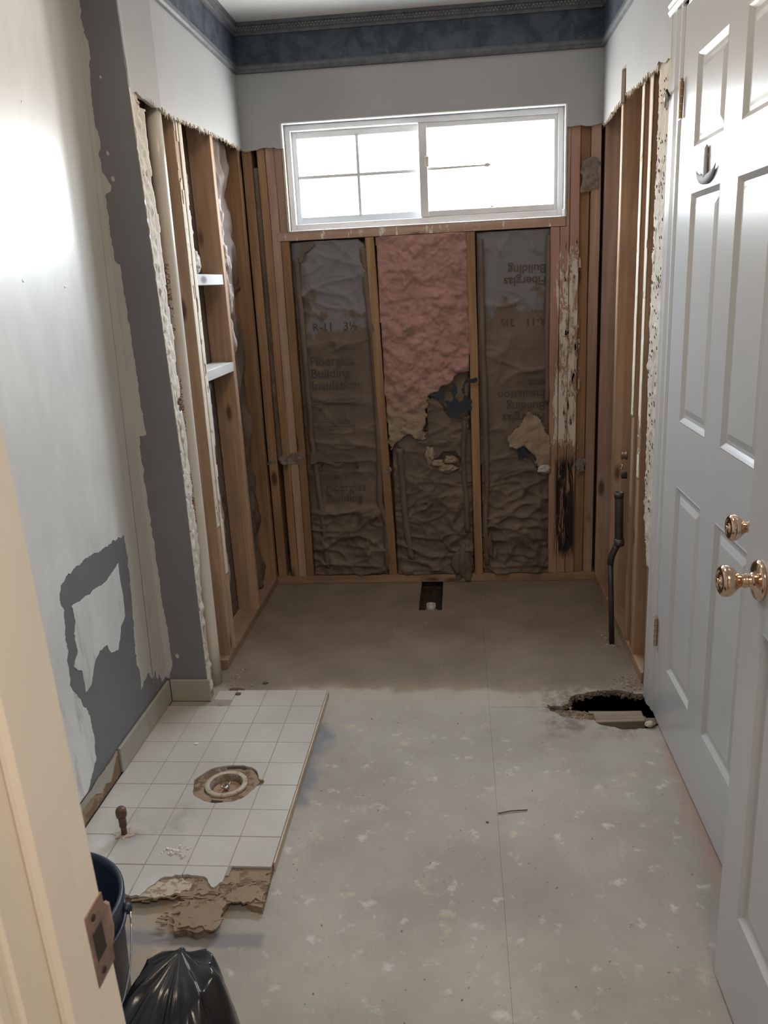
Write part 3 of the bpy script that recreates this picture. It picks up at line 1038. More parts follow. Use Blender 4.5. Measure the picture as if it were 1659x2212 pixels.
def frame(name, x0, x1, z0, z1, t, y0, y1, mat, parent, b=None, tt=None, bev=.002):
    b = b or t
    tt = tt or t
    bm = bmesh.new()
    add_box(bm, x0, x0 + t, y0, y1, z0, z1, bev)
    add_box(bm, x1 - t, x1, y0, y1, z0, z1, bev)
    add_box(bm, x0 + t, x1 - t, y0, y1, z0, z0 + b, bev)
    add_box(bm, x0 + t, x1 - t, y0, y1, z1 - tt, z1, bev)
    return link(name, bm, mat, parent)


frame('window_frame', .190, 1.360, 1.634, 2.060, .024, .030, .095, 'vinyl', w1, b=.028)
s1 = frame('sash', .206, .792, 1.662, 2.038, .030, .060, .080, 'vinyl', w1)
s2 = frame('sash', .762, 1.344, 1.662, 2.038, .024, .036, .058, 'vinyl', w1, b=.026)
box('meeting_rail', .757, .793, .032, .040, 1.664, 2.036, 'vinyl', w1, bev=.002)
box('muntin', .4875, .5015, .060, .080, 1.686, 2.014, 'vinyl', s1)
box('muntin', .230, .4875, .060, .080, 1.8465, 1.8605, 'vinyl', s1)
box('muntin', .5015, .768, .060, .080, 1.8465, 1.8605, 'vinyl', s1)
link('muntin', prism([(.782, 1.849), (.782, 1.862), (.86, 1.860), (1.03, 1.860), (1.045, 1.866), (1.062, 1.8575), (1.045, 1.849), (1.03, 1.853), (.86, 1.850)], 'y', .040, .052), 'vinyl', s2)
for x, z, dx, dz in ((1.062, 2.018, .012, -.010), (1.062, 1.688, .012, .010), (1.324, 1.856, -.009, .012), (.783, 1.745, .006, .008)):
    link('muntin_clip', prism([(x - abs(dx), z), (x + abs(dx), z), (x, z + dz)] if abs(dz) <= .010 else [(x, z - dz), (x, z + dz), (x + dx, z)], 'y', .043, .050), 'vinyl', s2)
box('latch', .782, .800, .026, .036, 1.862, 1.905, 'pvc', s2, bev=.003)
box('pane', .228, .770, .069, .071, 1.684, 2.016, 'glass', s1, bev=0)
box('pane', .780, 1.326, .046, .048, 1.686, 2.020, 'glass', s2, bev=0)
# drywall returns around the opening
box('window_return', .186, 1.366, -.0125, .030, 2.060, 2.0655, 'trimw', w1, bev=.001)
box('window_return', 1.3605, 1.368, -.0125, .030, 1.632, 2.060, 'trimw', w1, bev=.001)
box('window_return', .1795, .1885, .0, .060, 1.632, 1.966, 'gyp', w1, bev=.001)
box('window_return', .1795, .1885, -.0125, .030, 1.966, 2.060, 'trimw', w1, bev=.001)
bm = bmesh.new()
tube([(.19 + i * .02, -.001 + .0015 * noise.noise(Vector((i, 0, 0))), 1.6325 + .0015 * noise.noise(Vector((i * 2., 5, 0)))) for i in range(59)], .0028, 6, bm)
link('caulk_bead', bm, 'caulk', w1)
box('chipped_return', 1.355, 1.372, -.006, .01, 1.628, 1.665, 'gyp', w1, bev=.004)

# ---- doors
PY = [(.117, .360), (.478, .722)]
PZ = [(.228, .810), (.988, 1.586), (1.688, 1.910)]


def make_door(name, x_face, x_back, y_hinge, y_free, z0, z1, label, knob_back=True):
    """six-panel door lying in a plane x = const; y_hinge is the far (+y) side when dirn = -1"""
    root = structure(name, ((x_face + x_back) / 2, y_hinge, 0), label)
    sg = -1 if y_free < y_hinge else 1
    L = abs(y_free - y_hinge)

    def Y(t):
        return y_hinge + sg * t
    ts = [0, .117, .360, .478, .722, L]
    zs = [z0] + [z for p in PZ for z in p] + [z1]
    bm = bmesh.new()
    # slab core, then the raised stiles and rails around recessed panels
    fx = 1 if x_back > x_face else -1
    d = .009 * fx
    ya, yb = sorted((y_hinge, y_free))
    add_box(bm, min(x_face + d, x_back - d), max(x_face + d, x_back - d), ya, yb, z0, z1)
    for xs in ((x_face, x_face + d), (x_back, x_back - d)):
        xa, xb = sorted(xs)
        for i in range(5):
            for k in range(7):
                if i in (1, 3) and k in (1, 3, 5):
                    continue
                y_a, y_b = sorted((Y(ts[i]), Y(ts[i + 1])))
                add_box(bm, xa, xb, y_a, y_b, zs[k], zs[k + 1])
    bmesh.ops.remove_doubles(bm, verts=bm.verts, dist=1e-6)
    # drop coincident inner faces
    seen = {}
    for f_ in list(bm.faces):
        key = tuple(sorted(v.index for v in f_.verts))
    bm.verts.index_update()
    dup = {}
    for f_ in bm.faces:
        dup.setdefault(tuple(sorted(v.index for v in f_.verts)), []).append(f_)
    kill = [f_ for v in dup.values() if len(v) > 1 for f_ in v]
    bmesh.ops.delete(bm, geom=kill, context='FACES_ONLY')
    link('door_slab', bm, 'door', root)
    for side, (xf, s_) in enumerate(((x_face, fx), (x_back, -fx))):
        for (t0, t1) in PY:
            for (a, b) in PZ:
                bm = bmesh.new()
                loops = []
                for ins, dep in ((0, .0002), (.004, -.0008), (.010, .0030), (.017, .0078), (.026, .0078), (.034, .0050), (.044, .0022)):
                    y_a, y_b = Y(t0 + ins), Y(t1 - ins)
                    x = xf + s_ * dep
                    loops.append([bm.verts.new(c) for c in ((x, y_a, a + ins), (x, y_b, a + ins), (x, y_b, b - ins), (x, y_a, b - ins))])
                for p, q in zip(loops, loops[1:]):
                    for j in range(4):
                        bm.faces.new((p[j], p[(j + 1) % 4], q[(j + 1) % 4], q[j]))
                bm.faces.new(loops[-1])
                bmesh.ops.recalc_face_normals(bm, faces=bm.faces)
                if (bm.faces[:][-1].normal.x > 0) != (s_ < 0):
                    bmesh.ops.reverse_faces(bm, faces=bm.faces)
                link('door_panel', bm, 'door', root)
    return root


def knob(parent, x, y, z, sgn, keyhole=True):
    """brass knob whose shaft leaves the door face along sgn * x"""
    k = link('knob_rose', lathe([(0, .0), (.034, .0), (.0345, .004), (.031, .0075), (.022, .010), (.015, .0125), (.0115, .016), (.0115, .021)], 'x', (0, 0, 0), 36), 'brass', None, origin=(0, 0, 0), smooth=True)
    h = link('knob', lathe([(.0105, .019), (.0125, .022), (.0125, .026), (.0105, .028), (.012, .033), (.018, .040), (.0255, .048), (.0275, .055), (.0265, .061), (.0235, .0645), (.019, .0665), (.0175, .0645), (.0095, .0640), (.009, .0660), (.0, .0662)], 'x', (0, 0, 0), 36), 'brass', None, origin=(0, 0, 0), smooth=True)
    kh = link('knob_button', lathe([(.0045, .064), (.0045, .0685), (.003, .070), (0, .070)], 'x', (0, 0, 0), 14), 'brass', None, origin=(0, 0, 0), smooth=True)
    for o in (k, h, kh):
        for v in o.data.vertices:
            v.co.x *= sgn
        if sgn < 0:
            o.data.flip_normals()
        place(o, (x, y, z), parent)
    h.parent = k
    h.location = (0, 0, 0)
    kh.parent = k
    kh.location = (0, 0, 0)


def hinge(parent, x, y, z, mat='brassd', h=.09):
    bm = bmesh.new()
    for i in range(5):
        lathe([(.0, z + i * h / 5 + .0006), (.0058, z + i * h / 5 + .0006), (.0058, z + (i + 1) * h / 5 - .0006), (0, z + (i + 1) * h / 5 - .0006)], 'z', (x, y, 0), 12, bm)
    lathe([(0, z + h), (.004, z + h), (.005, z + h + .004), (.002, z + h + .008), (0, z + h + .008)], 'z', (x, y, 0), 10, bm)
    add_box(bm, x + .003, x + .006, y, y + .030, z, z + h)
    link('hinge', bm, mat, parent, smooth=False)


d1 = make_door('door_1', 1.5105, 1.5455, -1.262, -2.102, .012, 2.045, 'closed white six-panel closet door in the right wall')
knob(d1, 1.5105, -2.035, .886, -1)
for z in (.255, 1.78):
    hinge(d1, 1.5045, -1.2565, z)
d2 = make_door('door_2', 1.400, 1.435, -3.094, -2.276, .010, 2.04, 'open white six-panel entrance door, edge towards the room')
# the visible face of the open door is its left one; knobs on both faces
knob(d2, 1.400, -2.345, .890, -1)
knob(d2, 1.435, -2.345, .890, 1)
box('latch_plate', 1.4065, 1.4285, -2.2765, -2.2745,   .860, .920, 'brass', d2, bev=.0005)

# closet door casing and jamb
t2 = structure('trim_2', (1.51, -1.2, 0), 'white moulded casing around the closed closet door')


def casing(name, y0, y1, z0, z1, mat, parent, xw=1.508, horiz=False):
    prof = [(0, 0), (.010, .0), (.016, .010), (.013, .018), (.017, .026), (.017, .040), (.011, .050), (.012, .060), (.007, .066), (0, .066)]
    bm = bmesh.new()
    ra, rb = [], []
    for o_, t in prof:
        if horiz:
            ra.append(bm.verts.new((xw - o_, y0, z0 + t)))
            rb.append(bm.verts.new((xw - o_, y1, z0 + t)))
        else:
            y = y0 + (y1 - y0) * t / .066
            ra.append(bm.verts.new((xw - o_, y, z0)))
            rb.append(bm.verts.new((xw - o_, y, z1)))
    n = len(prof)
    for i in range(n):
        bm.faces.new((ra[i], ra[(i + 1) % n], rb[(i + 1) % n], rb[i]))
    bm.faces.new(ra)
    bm.faces.new(rb[::-1])
    bmesh.ops.recalc_face_normals(bm, faces=bm.faces)
    link(name, bm, mat, parent)


casing('casing', -1.106, -1.222, .004, 2.06, 'trimw', t2, 1.522)
casing('casing', -2.205, -2.139, .0, 2.06, 'trimw', t2)
casing('casing', -1.106, -2.205, 2.060, 2.13, 'trimw', t2, 1.512, True)
box('door_jamb', 1.516, 1.606, -1.2585, -1.205, .0, 2.055, 'trimw', t2)
box('door_jamb', 1.510, 1.606, -2.138, -2.106, .0, 2.055, 'trimw', t2)
box('door_jamb', 1.512, 1.606, -2.106, -1.2585, 2.0475, 2.058, 'trimw', t2)
box('door_stop', 1.5465, 1.56, -1.275, -1.2585, .0, 2.045, 'trimw', t2)

# entrance jamb in the left foreground
t3 = structure('trim_3', (.57, -3.15, 0), 'cream painted entrance door jamb in the left foreground')
box('door_jamb', .565, .590, -3.225, -3.095, 0, 2.06, 'jamb', t3, bev=.0025)
box('door_stop', .590, .602, -3.190, -3.142, 0, 2.05, 'jamb', t3, bev=.004)
box('casing', .515, .5845, -3.243, -3.2255, 0, 2.12, 'jamb', t3, bev=.004)
box('casing', .505, .578, -3.0945, -3.080, 0, 2.12, 'trimw', t3, bev=.004)
box('door_jamb', 1.437, 1.445, -3.225, -3.095, 0, 2.06, 'jamb', t3, bev=.002)
box('door_jamb', .590, 1.437, -3.225, -3.095, 2.05, 2.06, 'jamb', t3, bev=.002)
sp = [(-3.0955, .823), (-3.0955, .835), (-3.0885, .843), (-3.0885, .875), (-3.0955, .883), (-3.0955, .895), (-3.128, .895), (-3.128, .823)]
spl = link('strike_plate', prism(sp, 'x', .5895, .5915), 'strike', t3)
box('latch_opening', .5916, .5919, -3.122, -3.105, .845, .873, 'darkhole', spl, bev=0)
link('strike_lip', prism([(.5895, -3.0885), (.5915, -3.0885), (.5895, -3.083), (.585, -3.081), (.584, -3.083), (.587, -3.085)], 'z', .845, .873), 'strike', spl)
for z in (.831, .886):
    link('screw_head', lathe([(.0035, .5915), (.003, .5925), (0, .5927)], 'x', (0, -3.116, z), 10), 'darkhole', spl)

for o in list(bpy.data.objects):
    if o.parent and (o.parent is t3 or o.parent is spl) or o is spl:
        if WLOC[o.name].x < 1.2:
            zz = WLOC[o.name].z
            for v in o.data.vertices:
                v.co.x -= .031 * (v.co.z + zz - .60)

# ---- baseboard tiles
bs = structure('baseboard_left', (-.12, -1.4, 0), 'cream tile baseboard in the toilet niche, near part torn off')
box('base_tile', -.129, -.119, -1.410, -1.2005, .0265, .108, 'basetile', bs, bev=.002)
box('base_tile', -.129, -.119, -1.628, -1.4115, .0265, .108, 'basetile', bs, bev=.002)
box('base_tile', -.118, .022, -1.2005, -1.1915, .0265, .108, 'basetile', bs, bev=.002)
bp = ragged([(-1.632, .027), (-3.08, .027), (-3.08, .085), (-1.95, .088), (-1.632, .104)], .003, .01, 31, [False, False, True, True, False])
link('bare_backing_strip', prism(bp, 'x', -.1288, -.1262), 'glue', bs)
bp = ragged([(-1.64, .10), (-1.70, .045), (-1.73, .06), (-1.76, .048), (-1.80, .072), (-1.95, .078), (-1.95, .094), (-1.64, .101)], .003, .01, 33)
link('adhesive_smear', prism(bp[::-1], 'x', -.1262, -.1250), 'basetile', bs)

# ================================================================== THINGS
# ---- insulation
KR = lambda x, z, s: ridge(x, z, 5, s, 1.0, 2.6) ** 2


def bay_face(x0, x1, seed, flats=()):
    def f_(x, z):
        t = (x - x0) / (x1 - x0)
        e = min(t, 1 - t)
        bulge = .014 * max(0., min(1, e / .18)) ** .5
        lowz = max(0., min(1., (.62 - z) / .25))
        cr_ = .007 * KR(x, z, seed) ** 1.5 + .007 * ridge(x, z, 3.3, seed + 5, 1, 2.2) ** 4 + .0035 * ridge(x + .3 * z, z, 9, seed + 7, 1, 1.2) ** 3
        cr2 = lowz * (.014 * KR(x, z, seed + 9) + .011 * ridge(x, z, 10, seed + 2, 1, 1.6) ** 2 + .010 * fbm(x, z, seed, 14, 4))
        dg = .008 * ridge(x + .55 * z, z, 3.0, seed + 3, 1, .5) ** 5 + .006 * ridge(x - .8 * z, z, 2.6, seed + 8, 1, .5) ** 6
        fl_ = 1.
        for za, zb in flats:
            fl_ = min(fl_, max(.18, min(1., max(za - z, z - zb) / .04)))
        return .028 - bulge - (cr_ + cr2 + dg) * fl_ + .003 * fbm(x, z, seed, 5, 2)
    return f_


def print_on(batt, s, size, xa, za, fy, bold=.0012, rot=False, align='LEFT', line=.95, name='printed_lettering'):
    bm = text_bm(s, size, bold, .010, align, line)
    sg = -1 if rot else 1
    for v in bm.verts:
        x, z = xa + sg * v.co.x, za + sg * v.co.y
        v.co = Vector((x, fy(x, z) - .0020, z))
    return link(name, bm, 'print', batt)


def print_box(batt, x0, x1, z0, z1, fy, t=None, name='printed_box'):
    bm = bmesh.new()
    rects = [(x0, x1, z0, z1)] if t is None else [(x0, x1, z0, z0 + t), (x0, x1, z1 - t, z1), (x0, x0 + t, z0, z1), (x1 - t, x1, z0, z1)]
    for a, b, c, d in rects:
        nx, nz = max(1, int((b - a) / .008)), max(1, int((d - c) / .008))
        g = [[bm.verts.new((a + (b - a) * i / nx, fy(a + (b - a) * i / nx, c + (d - c) * k / nz) - .001, c + (d - c) * k / nz)) for k in range(nz + 1)] for i in range(nx + 1)]
        for i in range(nx):
            for k in range(nz):
                bm.faces.new((g[i][k], g[i + 1][k], g[i + 1][k + 1], g[i][k + 1]))
    bmesh.ops.recalc_face_normals(bm, faces=bm.faces)
    return link(name, bm, 'print', batt)


def flange(parent, pts, w, seed, y=-.004):
    """narrow paper stapling flange hanging along a stud; pts are (x, z) down its middle"""
    bm = bmesh.new()
    prev = None
    P_ = []
    for (xa, za), (xb, zb) in zip(pts, pts[1:]):
        n = max(2, int(abs(zb - za) / .02))
        P_ += [(xa + (xb - xa) * i / n, za + (zb - za) * i / n) for i in range(n)]
    P_.append(pts[-1])
    for i, (x, z) in enumerate(P_):
        j = .004 * noise.noise(Vector((seed, z * 9, 0)))
        yy = y + .006 * noise.noise(Vector((seed + 4, z * 12, 0)))
        ring = [bm.verts.new((x - w / 2 + j, yy + .004, z)), bm.verts.new((x + j, yy - .002, z)), bm.verts.new((x + w / 2 + j, yy, z))]
        if prev:
            for a in range(2):
                bm.faces.new((prev[a], prev[a + 1], ring[a + 1], ring[a]))
        prev = ring
    r = bmesh.ops.extrude_face_region(bm, geom=bm.faces[:])
    bmesh.ops.translate(bm, verts=[e for e in r['geom'] if isinstance(e, bmesh.types.BMVert)], vec=(0, .001, 0))
    bmesh.ops.recalc_face_normals(bm, faces=bm.faces)
    return link('paper_flange', bm, 'kraft_l', parent, smooth=True)


# left bay
f1 = bay_face(.188, .54, 3.1, ((.92, 1.10), (.40, .51), (1.19, 1.25)))
slot = [(.245, .556), (.25, .590), (.30, .598), (.42, .602), (.425, .566), (.36, .556)]
b1 = empty('insulation_batt', (.36, .01, .04), 'kraft-faced insulation batt in the left bay, large upright printing', 'insulation', 'batts between the back wall studs')
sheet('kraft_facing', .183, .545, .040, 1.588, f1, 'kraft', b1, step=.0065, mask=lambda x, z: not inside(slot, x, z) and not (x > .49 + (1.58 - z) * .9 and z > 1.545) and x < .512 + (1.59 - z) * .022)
box('fiberglass_core', .19, .535, .045, .088, .045, 1.58, 'wool', b1, bev=.01)
print_on(b1, 'Fiberglas\nBuilding\nInsulation', .058, .232, 1.052, f1, .0009)
print_box(b1, .234, .300, .872, .895, f1)
print_on(b1, 'R-11', .050, .255, 1.205, f1, .0008)
print_on(b1, '3½', .050, .395, 1.205, f1, .0008)
print_on(b1, 'Fiberglas\nBuilding', .055, .265, .462, f1, .0008)
print_on(b1, 'kraft faced\nthis side to room', .018, .30, .89, f1, .0, name='small_print')
print_box(b1, .25, .42, .735, .795, f1, .0022)
print_on(b1, 'vapor retarder\nstaple flange to stud\nkeep facing dry', .014, .30, .780, f1, .0, name='small_print')
flange(b1, [(.205, 1.52), (.212, 1.1), (.215, .75), (.232, .45), (.25, .08)], .026, 1, .004)
flange(b1, [(.500, 1.55), (.525, 1.1), (.530, .7), (.520, .4), (.545, .3), (.540, .06)], .028, 2, .004)
fo = ragged([(.205, .60), (.215, .665), (.25, .66), (.33, .60), (.36, .605), (.34, .585), (.25, .612)], .003, .01, 4)
link('torn_paper_flap', prism(fo, 'y', -.012, -.009), 'kraft_l', b1)
fo = ragged([(.22, 1.50), (.235, 1.585), (.30, 1.583), (.275, 1.555), (.245, 1.54), (.24, 1.51)], .002, .01, 4)
link('torn_paper_flap', prism(fo, 'y', -.004, -.001), 'kraft_l', b1)

# middle bay: pink wool above, ragged; kraft below
pinkp = ragged([(.560, 1.590), (.952, 1.592), (.956, 1.2), (.952, 1.0), (.892, .985), (.84, .945), (.807, .915), (.765, .90), (.752, .80), (.748, .70), (.706, .705), (.664, .732), (.624, .695), (.584, .655), (.572, .81), (.566, 1.2)], .010, .012, 7,
                [False, False, False] + [True] * 11 + [False, False])
b2 = empty('insulation_batt', (.76, .01, .65), 'exposed pink fiberglass batt with ragged lower edge in the middle bay', 'insulation', 'batts between the back wall studs')


def fpink(x, z):
    e = min(x - .556, .956 - x)
    return .014 - .014 * min(1, max(0, e) / .05) ** .5 - .026 * abs(fbm(x, z, 2, 8, 5)) - .010 * fbm(x, z, 8, 26, 3)


sheet('pink_wool', .558, .956, .64, 1.592, fpink, 'pink', b2, step=.005, mask=lambda x, z: inside(pinkp, x, z), thick=.02)
box('fiberglass_core', .598, .952, .050, .088, .72, 1.58, 'wool', b2, bev=.01)
f2 = bay_face(.592, .955, 12.4)
b3 = empty('insulation_batt', (.77, .01, .04), 'crumpled dark kraft batt filling the lower middle bay', 'insulation', 'batts between the back wall studs')
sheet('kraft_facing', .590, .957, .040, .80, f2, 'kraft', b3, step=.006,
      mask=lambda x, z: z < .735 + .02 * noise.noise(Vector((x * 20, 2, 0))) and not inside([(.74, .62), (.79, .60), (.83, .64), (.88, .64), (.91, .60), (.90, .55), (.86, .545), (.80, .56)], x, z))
box('fiberglass_core', .60, .95, .050, .088, .045, .70, 'wool', b3, bev=.01)
fs = bay_face(.60, .955, 22.)
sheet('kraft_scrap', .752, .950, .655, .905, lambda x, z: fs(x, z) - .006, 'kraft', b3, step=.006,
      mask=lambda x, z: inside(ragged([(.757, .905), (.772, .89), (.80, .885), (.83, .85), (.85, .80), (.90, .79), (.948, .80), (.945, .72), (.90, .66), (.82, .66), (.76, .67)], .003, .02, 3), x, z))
flange(b3, [(.625, .66), (.632, .45), (.640, .3), (.660, .12)], .030, 6)
flange(b3, [(.925, .78), (.915, .6), (.925, .45), (.930, .25)], .022, 7)


def tuft(name, cx, cz, rx, rz, y, seed, mat, parent, ry=.02):
    bm = bmesh.new()
    bmesh.ops.create_icosphere(bm, subdivisions=4, radius=1)
    for v in bm.verts:
        d = v.co.normalized()
        r = 1 + .45 * fbm(d.x + seed, d.y, d.z, 1.6, 4)
        v.co = Vector((cx + d.x * rx * r, y + d.y * ry * r, cz + d.z * rz * r))
    return link(name, bm, mat, parent, smooth=True)


def ytuft(name, cx, cy, cz, rx, ry, rz, seed, mat, parent):
    bm = bmesh.new()
    bmesh.ops.create_icosphere(bm, subdivisions=4, radius=1)
    for v in bm.verts:
        d = v.co.normalized()
        r = 1 + .5 * fbm(d.x + seed, d.y, d.z, 1.8, 4)
        v.co = Vector((cx + d.x * rx * r, cy + d.y * ry * r, cz + d.z * rz * r))
    return link(name, bm, mat, parent, smooth=True)


tuft('wool_tuft', .765, .625, .020, .035, .006, 3, 'wool', b3, .012)
tuft('wool_tuft', .80, .585, .028, .016, .002, 4, 'wool', b3, .012)
tuft('wool_tuft', .845, .560, .040, .018, .000, 5, 'wool', b3, .016)
tuft('wool_tuft', .86, .600, .030, .020, .004, 6, 'wool', b3, .012)
tuft('wool_tuft', .905, .090, .042, .085, -.002, 7, 'kraft', b3, .014)

# dark blue plastic film at the tear
fm = empty('plastic_film', (.88, -.01, .79), 'torn scraps of dark blue plastic film caught beside the middle bay stud', 'plastic')
for q, pl in enumerate(([(.772, .905), (.815, .925), (.842, .905), (.836, .872), (.82, .885)], [(.838, .875), (.86, .80), (.90, .80), (.93, .83), (.955, .825), (.962, .87), (.93, .90), (.91, .87), (.88, .90), (.868, .87)],
                        [(.862, .925), (.885, .955), (.898, .91), (.88, .895)], [(.925, .90), (.94, .955), (.985, .958), (.985, .975), (.932, .972), (.915, .93)])):
    link('film_scrap', prism(ragged(pl, .006, .006, 17 + q), 'y', -.026 - q * .0012, -.025 - q * .0012), 'bluep', fm)

# right bay
f3 = bay_face(1.004, 1.31, 41., ((.77, .92), (1.36, 1.47), (1.18, 1.24)))
b4 = empty('insulation_batt', (1.15, .01, .04), 'kraft-faced insulation batt in the right bay, printing upside down, torn open', 'insulation', 'batts between the back wall studs')
tear = [(1.16, .70), (1.20, .78), (1.262, .775), (1.30, .70), (1.30, .54), (1.26, .54), (1.20, .60)]
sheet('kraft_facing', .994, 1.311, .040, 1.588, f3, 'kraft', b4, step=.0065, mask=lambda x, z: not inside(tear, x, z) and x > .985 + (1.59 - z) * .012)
box('fiberglass_core', 1.005, 1.30, .048, .088, .045, 1.58, 'wool', b4, bev=.01)
wr = ragged([(1.2, .79), (1.215, .812), (1.262, .780), (1.293, .712), (1.310, .69), (1.310, .525), (1.275, .522), (1.242, .574), (1.19, .63), (1.127, .655), (1.118, .69), (1.159, .738)], .006, .012, 41)
sheet('exposed_wool', 1.10, 1.315, .50, .82, lambda x, z: -.006 - .018 * abs(fbm(x, z, 7, 9, 5)), 'wool', b4, step=.005,
      mask=lambda x, z: inside(wr, x, z) and not inside([(1.15, .64), (1.19, .66), (1.25, .60), (1.24, .55), (1.18, .56)], x, z), thick=.02)
tuft('wool_tuft', 1.285, .548, .026, .020, -.008, 11, 'tuft', b4, .012)
link('plastic_scrap', prism(ragged([(1.163, .655), (1.195, .662), (1.205, .63), (1.195, .60), (1.168, .60)], .004, .008, 3), 'y', -.006, -.003), 'bluep', b4)
print_on(b4, 'Fiberglas\nBuilding\nInsulation', .055, 1.290, .800, f3, .0008, True)
print_box(b4, 1.215, 1.290, .930, .955, f3)
print_on(b4, 'Fiberglas\nBuilding', .052, 1.290, 1.395, f3, .0008, True)
print_on(b4, 'R-11', .048, 1.292, 1.222, f3, .0008, True)
print_on(b4, '3½', .048, 1.155, 1.222, f3, .0008, True)
flange(b4, [(1.010, 1.56), (1.012, 1.2), (1.02, .8), (1.024, .5), (1.014, .3), (1.02, .08)], .024, 9, .002)
flange(b4, [(1.300, 1.56), (1.294, 1.2), (1.296, .85)], .020, 10, .004)
tuft('wool_tuft', 1.035, .18, .014, .05, -.002, 21, 'kraft', b4, .010)

# wool and paper scraps in the side bays
box_i = empty('insulation_batt', (-.05, -.22, .04), 'torn white-edged batt remnant behind the leaning left stud', 'insulation', 'batt remnants in the side walls')
for i, (y, z, ry, rz, mt) in enumerate(((-.352, 1.66, .025, .09, 'tuft'), (-.330, 1.52, .028, .07, 'tuft'), (-.335, 1.38, .030, .08, 'tuft'), (-.35, 1.22, .02, .09, 'tuft'))):
    ytuft('wool_tuft', -.028, y, z, .024, ry, rz, i * 3., mt, box_i)
sheet('paper_facing', -.355, -.045, .045, 2.1, lambda y, z: -.055 + .018 * ridge(y, z, 5, 2, 2, .8) + .02 * fbm(y, z, 5, 6, 4), 'kraft_l', box_i, step=.009, swap=True, thick=-.004,
      mask=lambda y, z: y < -.07 + .03 * noise.noise(Vector((2, z * 6, 0))))
for i in range(8):
    z = .15 + i * .13
    ytuft('wool_tuft', -.040, -.345 + random.uniform(-.01, .02), z, .016, .022, .06, i * 2.2 + 50, 'wool', box_i)
bx2 = empty('insulation_batt', (-.05, -.6, .04), 'bluish paper batt remnant in the left wall bay with the blocking', 'insulation', 'batt remnants in the side walls')
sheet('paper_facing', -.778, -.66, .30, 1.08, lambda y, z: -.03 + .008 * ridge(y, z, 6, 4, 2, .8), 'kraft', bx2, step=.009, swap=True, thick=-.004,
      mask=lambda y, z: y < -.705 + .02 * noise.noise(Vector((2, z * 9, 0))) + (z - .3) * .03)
link('blue_paper', prism(ragged([(-.775, 1.06), (-.70, 1.05), (-.70, .86), (-.72, .80), (-.745, .85), (-.775, .98)], .004, .01, 5), 'x', -.026, -.022), 'vinyl', bx2)
for i, (y, z, ry, rz, mt) in enumerate(((-.765, 1.76, .012, .05, 'tuft'), (-.765, 1.62, .014, .06, 'tuft'), (-.735, 1.50, .035, .045, 'tuft'), (-.76, .55, .02, .1, 'wool'), (-.76, .35, .02, .09, 'wool'))):
    ytuft('wool_tuft', -.022, y, z, .018, ry, rz, i * 5. + 20, mt, bx2)
sheet('pink_paper', -.775, -.68, 1.465, 1.58, lambda y, z: -.02 - .01 * ridge(y, z, 8, 6), 'pink', bx2, step=.008, swap=True, thick=-.004,
      mask=lambda y, z: z < 1.60 + (y + .78) * -1.1)
bx3 = empty('insulation_batt', (.058, .03, .04), 'narrow strip of crumpled brown paper between the back left corner studs', 'insulation', 'batt remnants in the side walls')
sheet('paper_facing', .046, .0695, .62, 1.9, lambda x, z: .016 - .014 * abs(fbm(x, z, 3, 9, 3)), 'kraft_l', bx3, step=.006, thick=.01)

# ---- pvc vent pipe with printing
vp = empty('vent_pipe', (-.018, -1.015, 0), 'tall cream plastic pipe with red lettering at the left wall corner', 'pipe')
PT, PB = Vector((-.018, -.985, 2.43)), Vector((-.018, -1.015, .0))
link('pipe_wall', tube([PB.lerp(PT, i / 12 * .806) for i in range(13)], .0241, 28), 'pvc', vp, smooth=True)
for txt, zb, sz in (('ASTM D-2665  NSF-DWV', .62, .017), ('PVC-1  NSF-PW  UPC', .95, .019), ('01  1-1/2"  BRISTOLPIPE', 1.28, .021)):
    bm = text_bm(txt, sz, .0003, .02)
    for v in bm.verts:
        z = zb + v.co.x * 1.0
        c = PB.lerp(PT, z / 2.43)
        a = radians(-92) - (v.co.y - .004) / .0241
        v.co = c + Vector((.0245 * cos(a), .0245 * sin(a), 0))
        v.co.z = z
    link('pipe_lettering', bm, 'pvcprint', vp)

# ---- bent dark pipe at the right wall
bp_ = empty('water_pipe', (1.475, -.700, 0), 'dark bent metal pipe rising in front of the right wall studs', 'pipe')
link('riser', tube([(1.478, -.700, -.01), (1.470, -.700, .18), (1.463, -.700, .335)], .0105, 14), 'iron', bp_, smooth=True)
link('bend', tube([(1.463, -.700, .33), (1.466, -.700, .36), (1.479, -.700, .392), (1.490, -.700, .412)], .0125, 14), 'iron', bp_, smooth=True)
link('elbow', lathe([(0, .405), (.0185, .405), (.0195, .412), (.0185, .432), (0, .432)], 'z', (1.4925, -.700, 0), 18), 'iron', bp_, smooth=True)
link('upper_tube', tube([(1.492, -.700, .425), (1.487, -.700, .608)], .0155, 18, cap=False), 'iron', bp_, smooth=True)
link('open_collar', lathe([(.0130, .592), (.0175, .592), (.0178, .612), (.0130, .612)], 'z', (1.487, -.700, 0), 18), 'iron', bp_, smooth=True)

# valve stub on the stud, above the pipe
vs_ = empty('valve_stub', (1.515, -.68, .66), 'small tarnished brass fitting fixed to the right wall stud above the bent pipe', 'fitting')
link('fitting_body', lathe([(0, 1.50), (.012, 1.50), (.014, 1.505), (.011, 1.512), (.016, 1.516), (.016, 1.520), (0, 1.520)], 'x', (0, -.655, .74), 14), 'copper', vs_, smooth=True)
link('fitting_ring', lathe([(.005, 1.499), (.010, 1.498), (.010, 1.504), (.005, 1.504)], 'x', (0, -.665, .70), 14), 'brassd', vs_, smooth=True)
link('fitting_cap', lathe([(0, 1.500), (.013, 1.502), (.013, 1.52), (0, 1.52)], 'x', (0, -.66, .667), 14), 'darkhole', vs_, smooth=True)

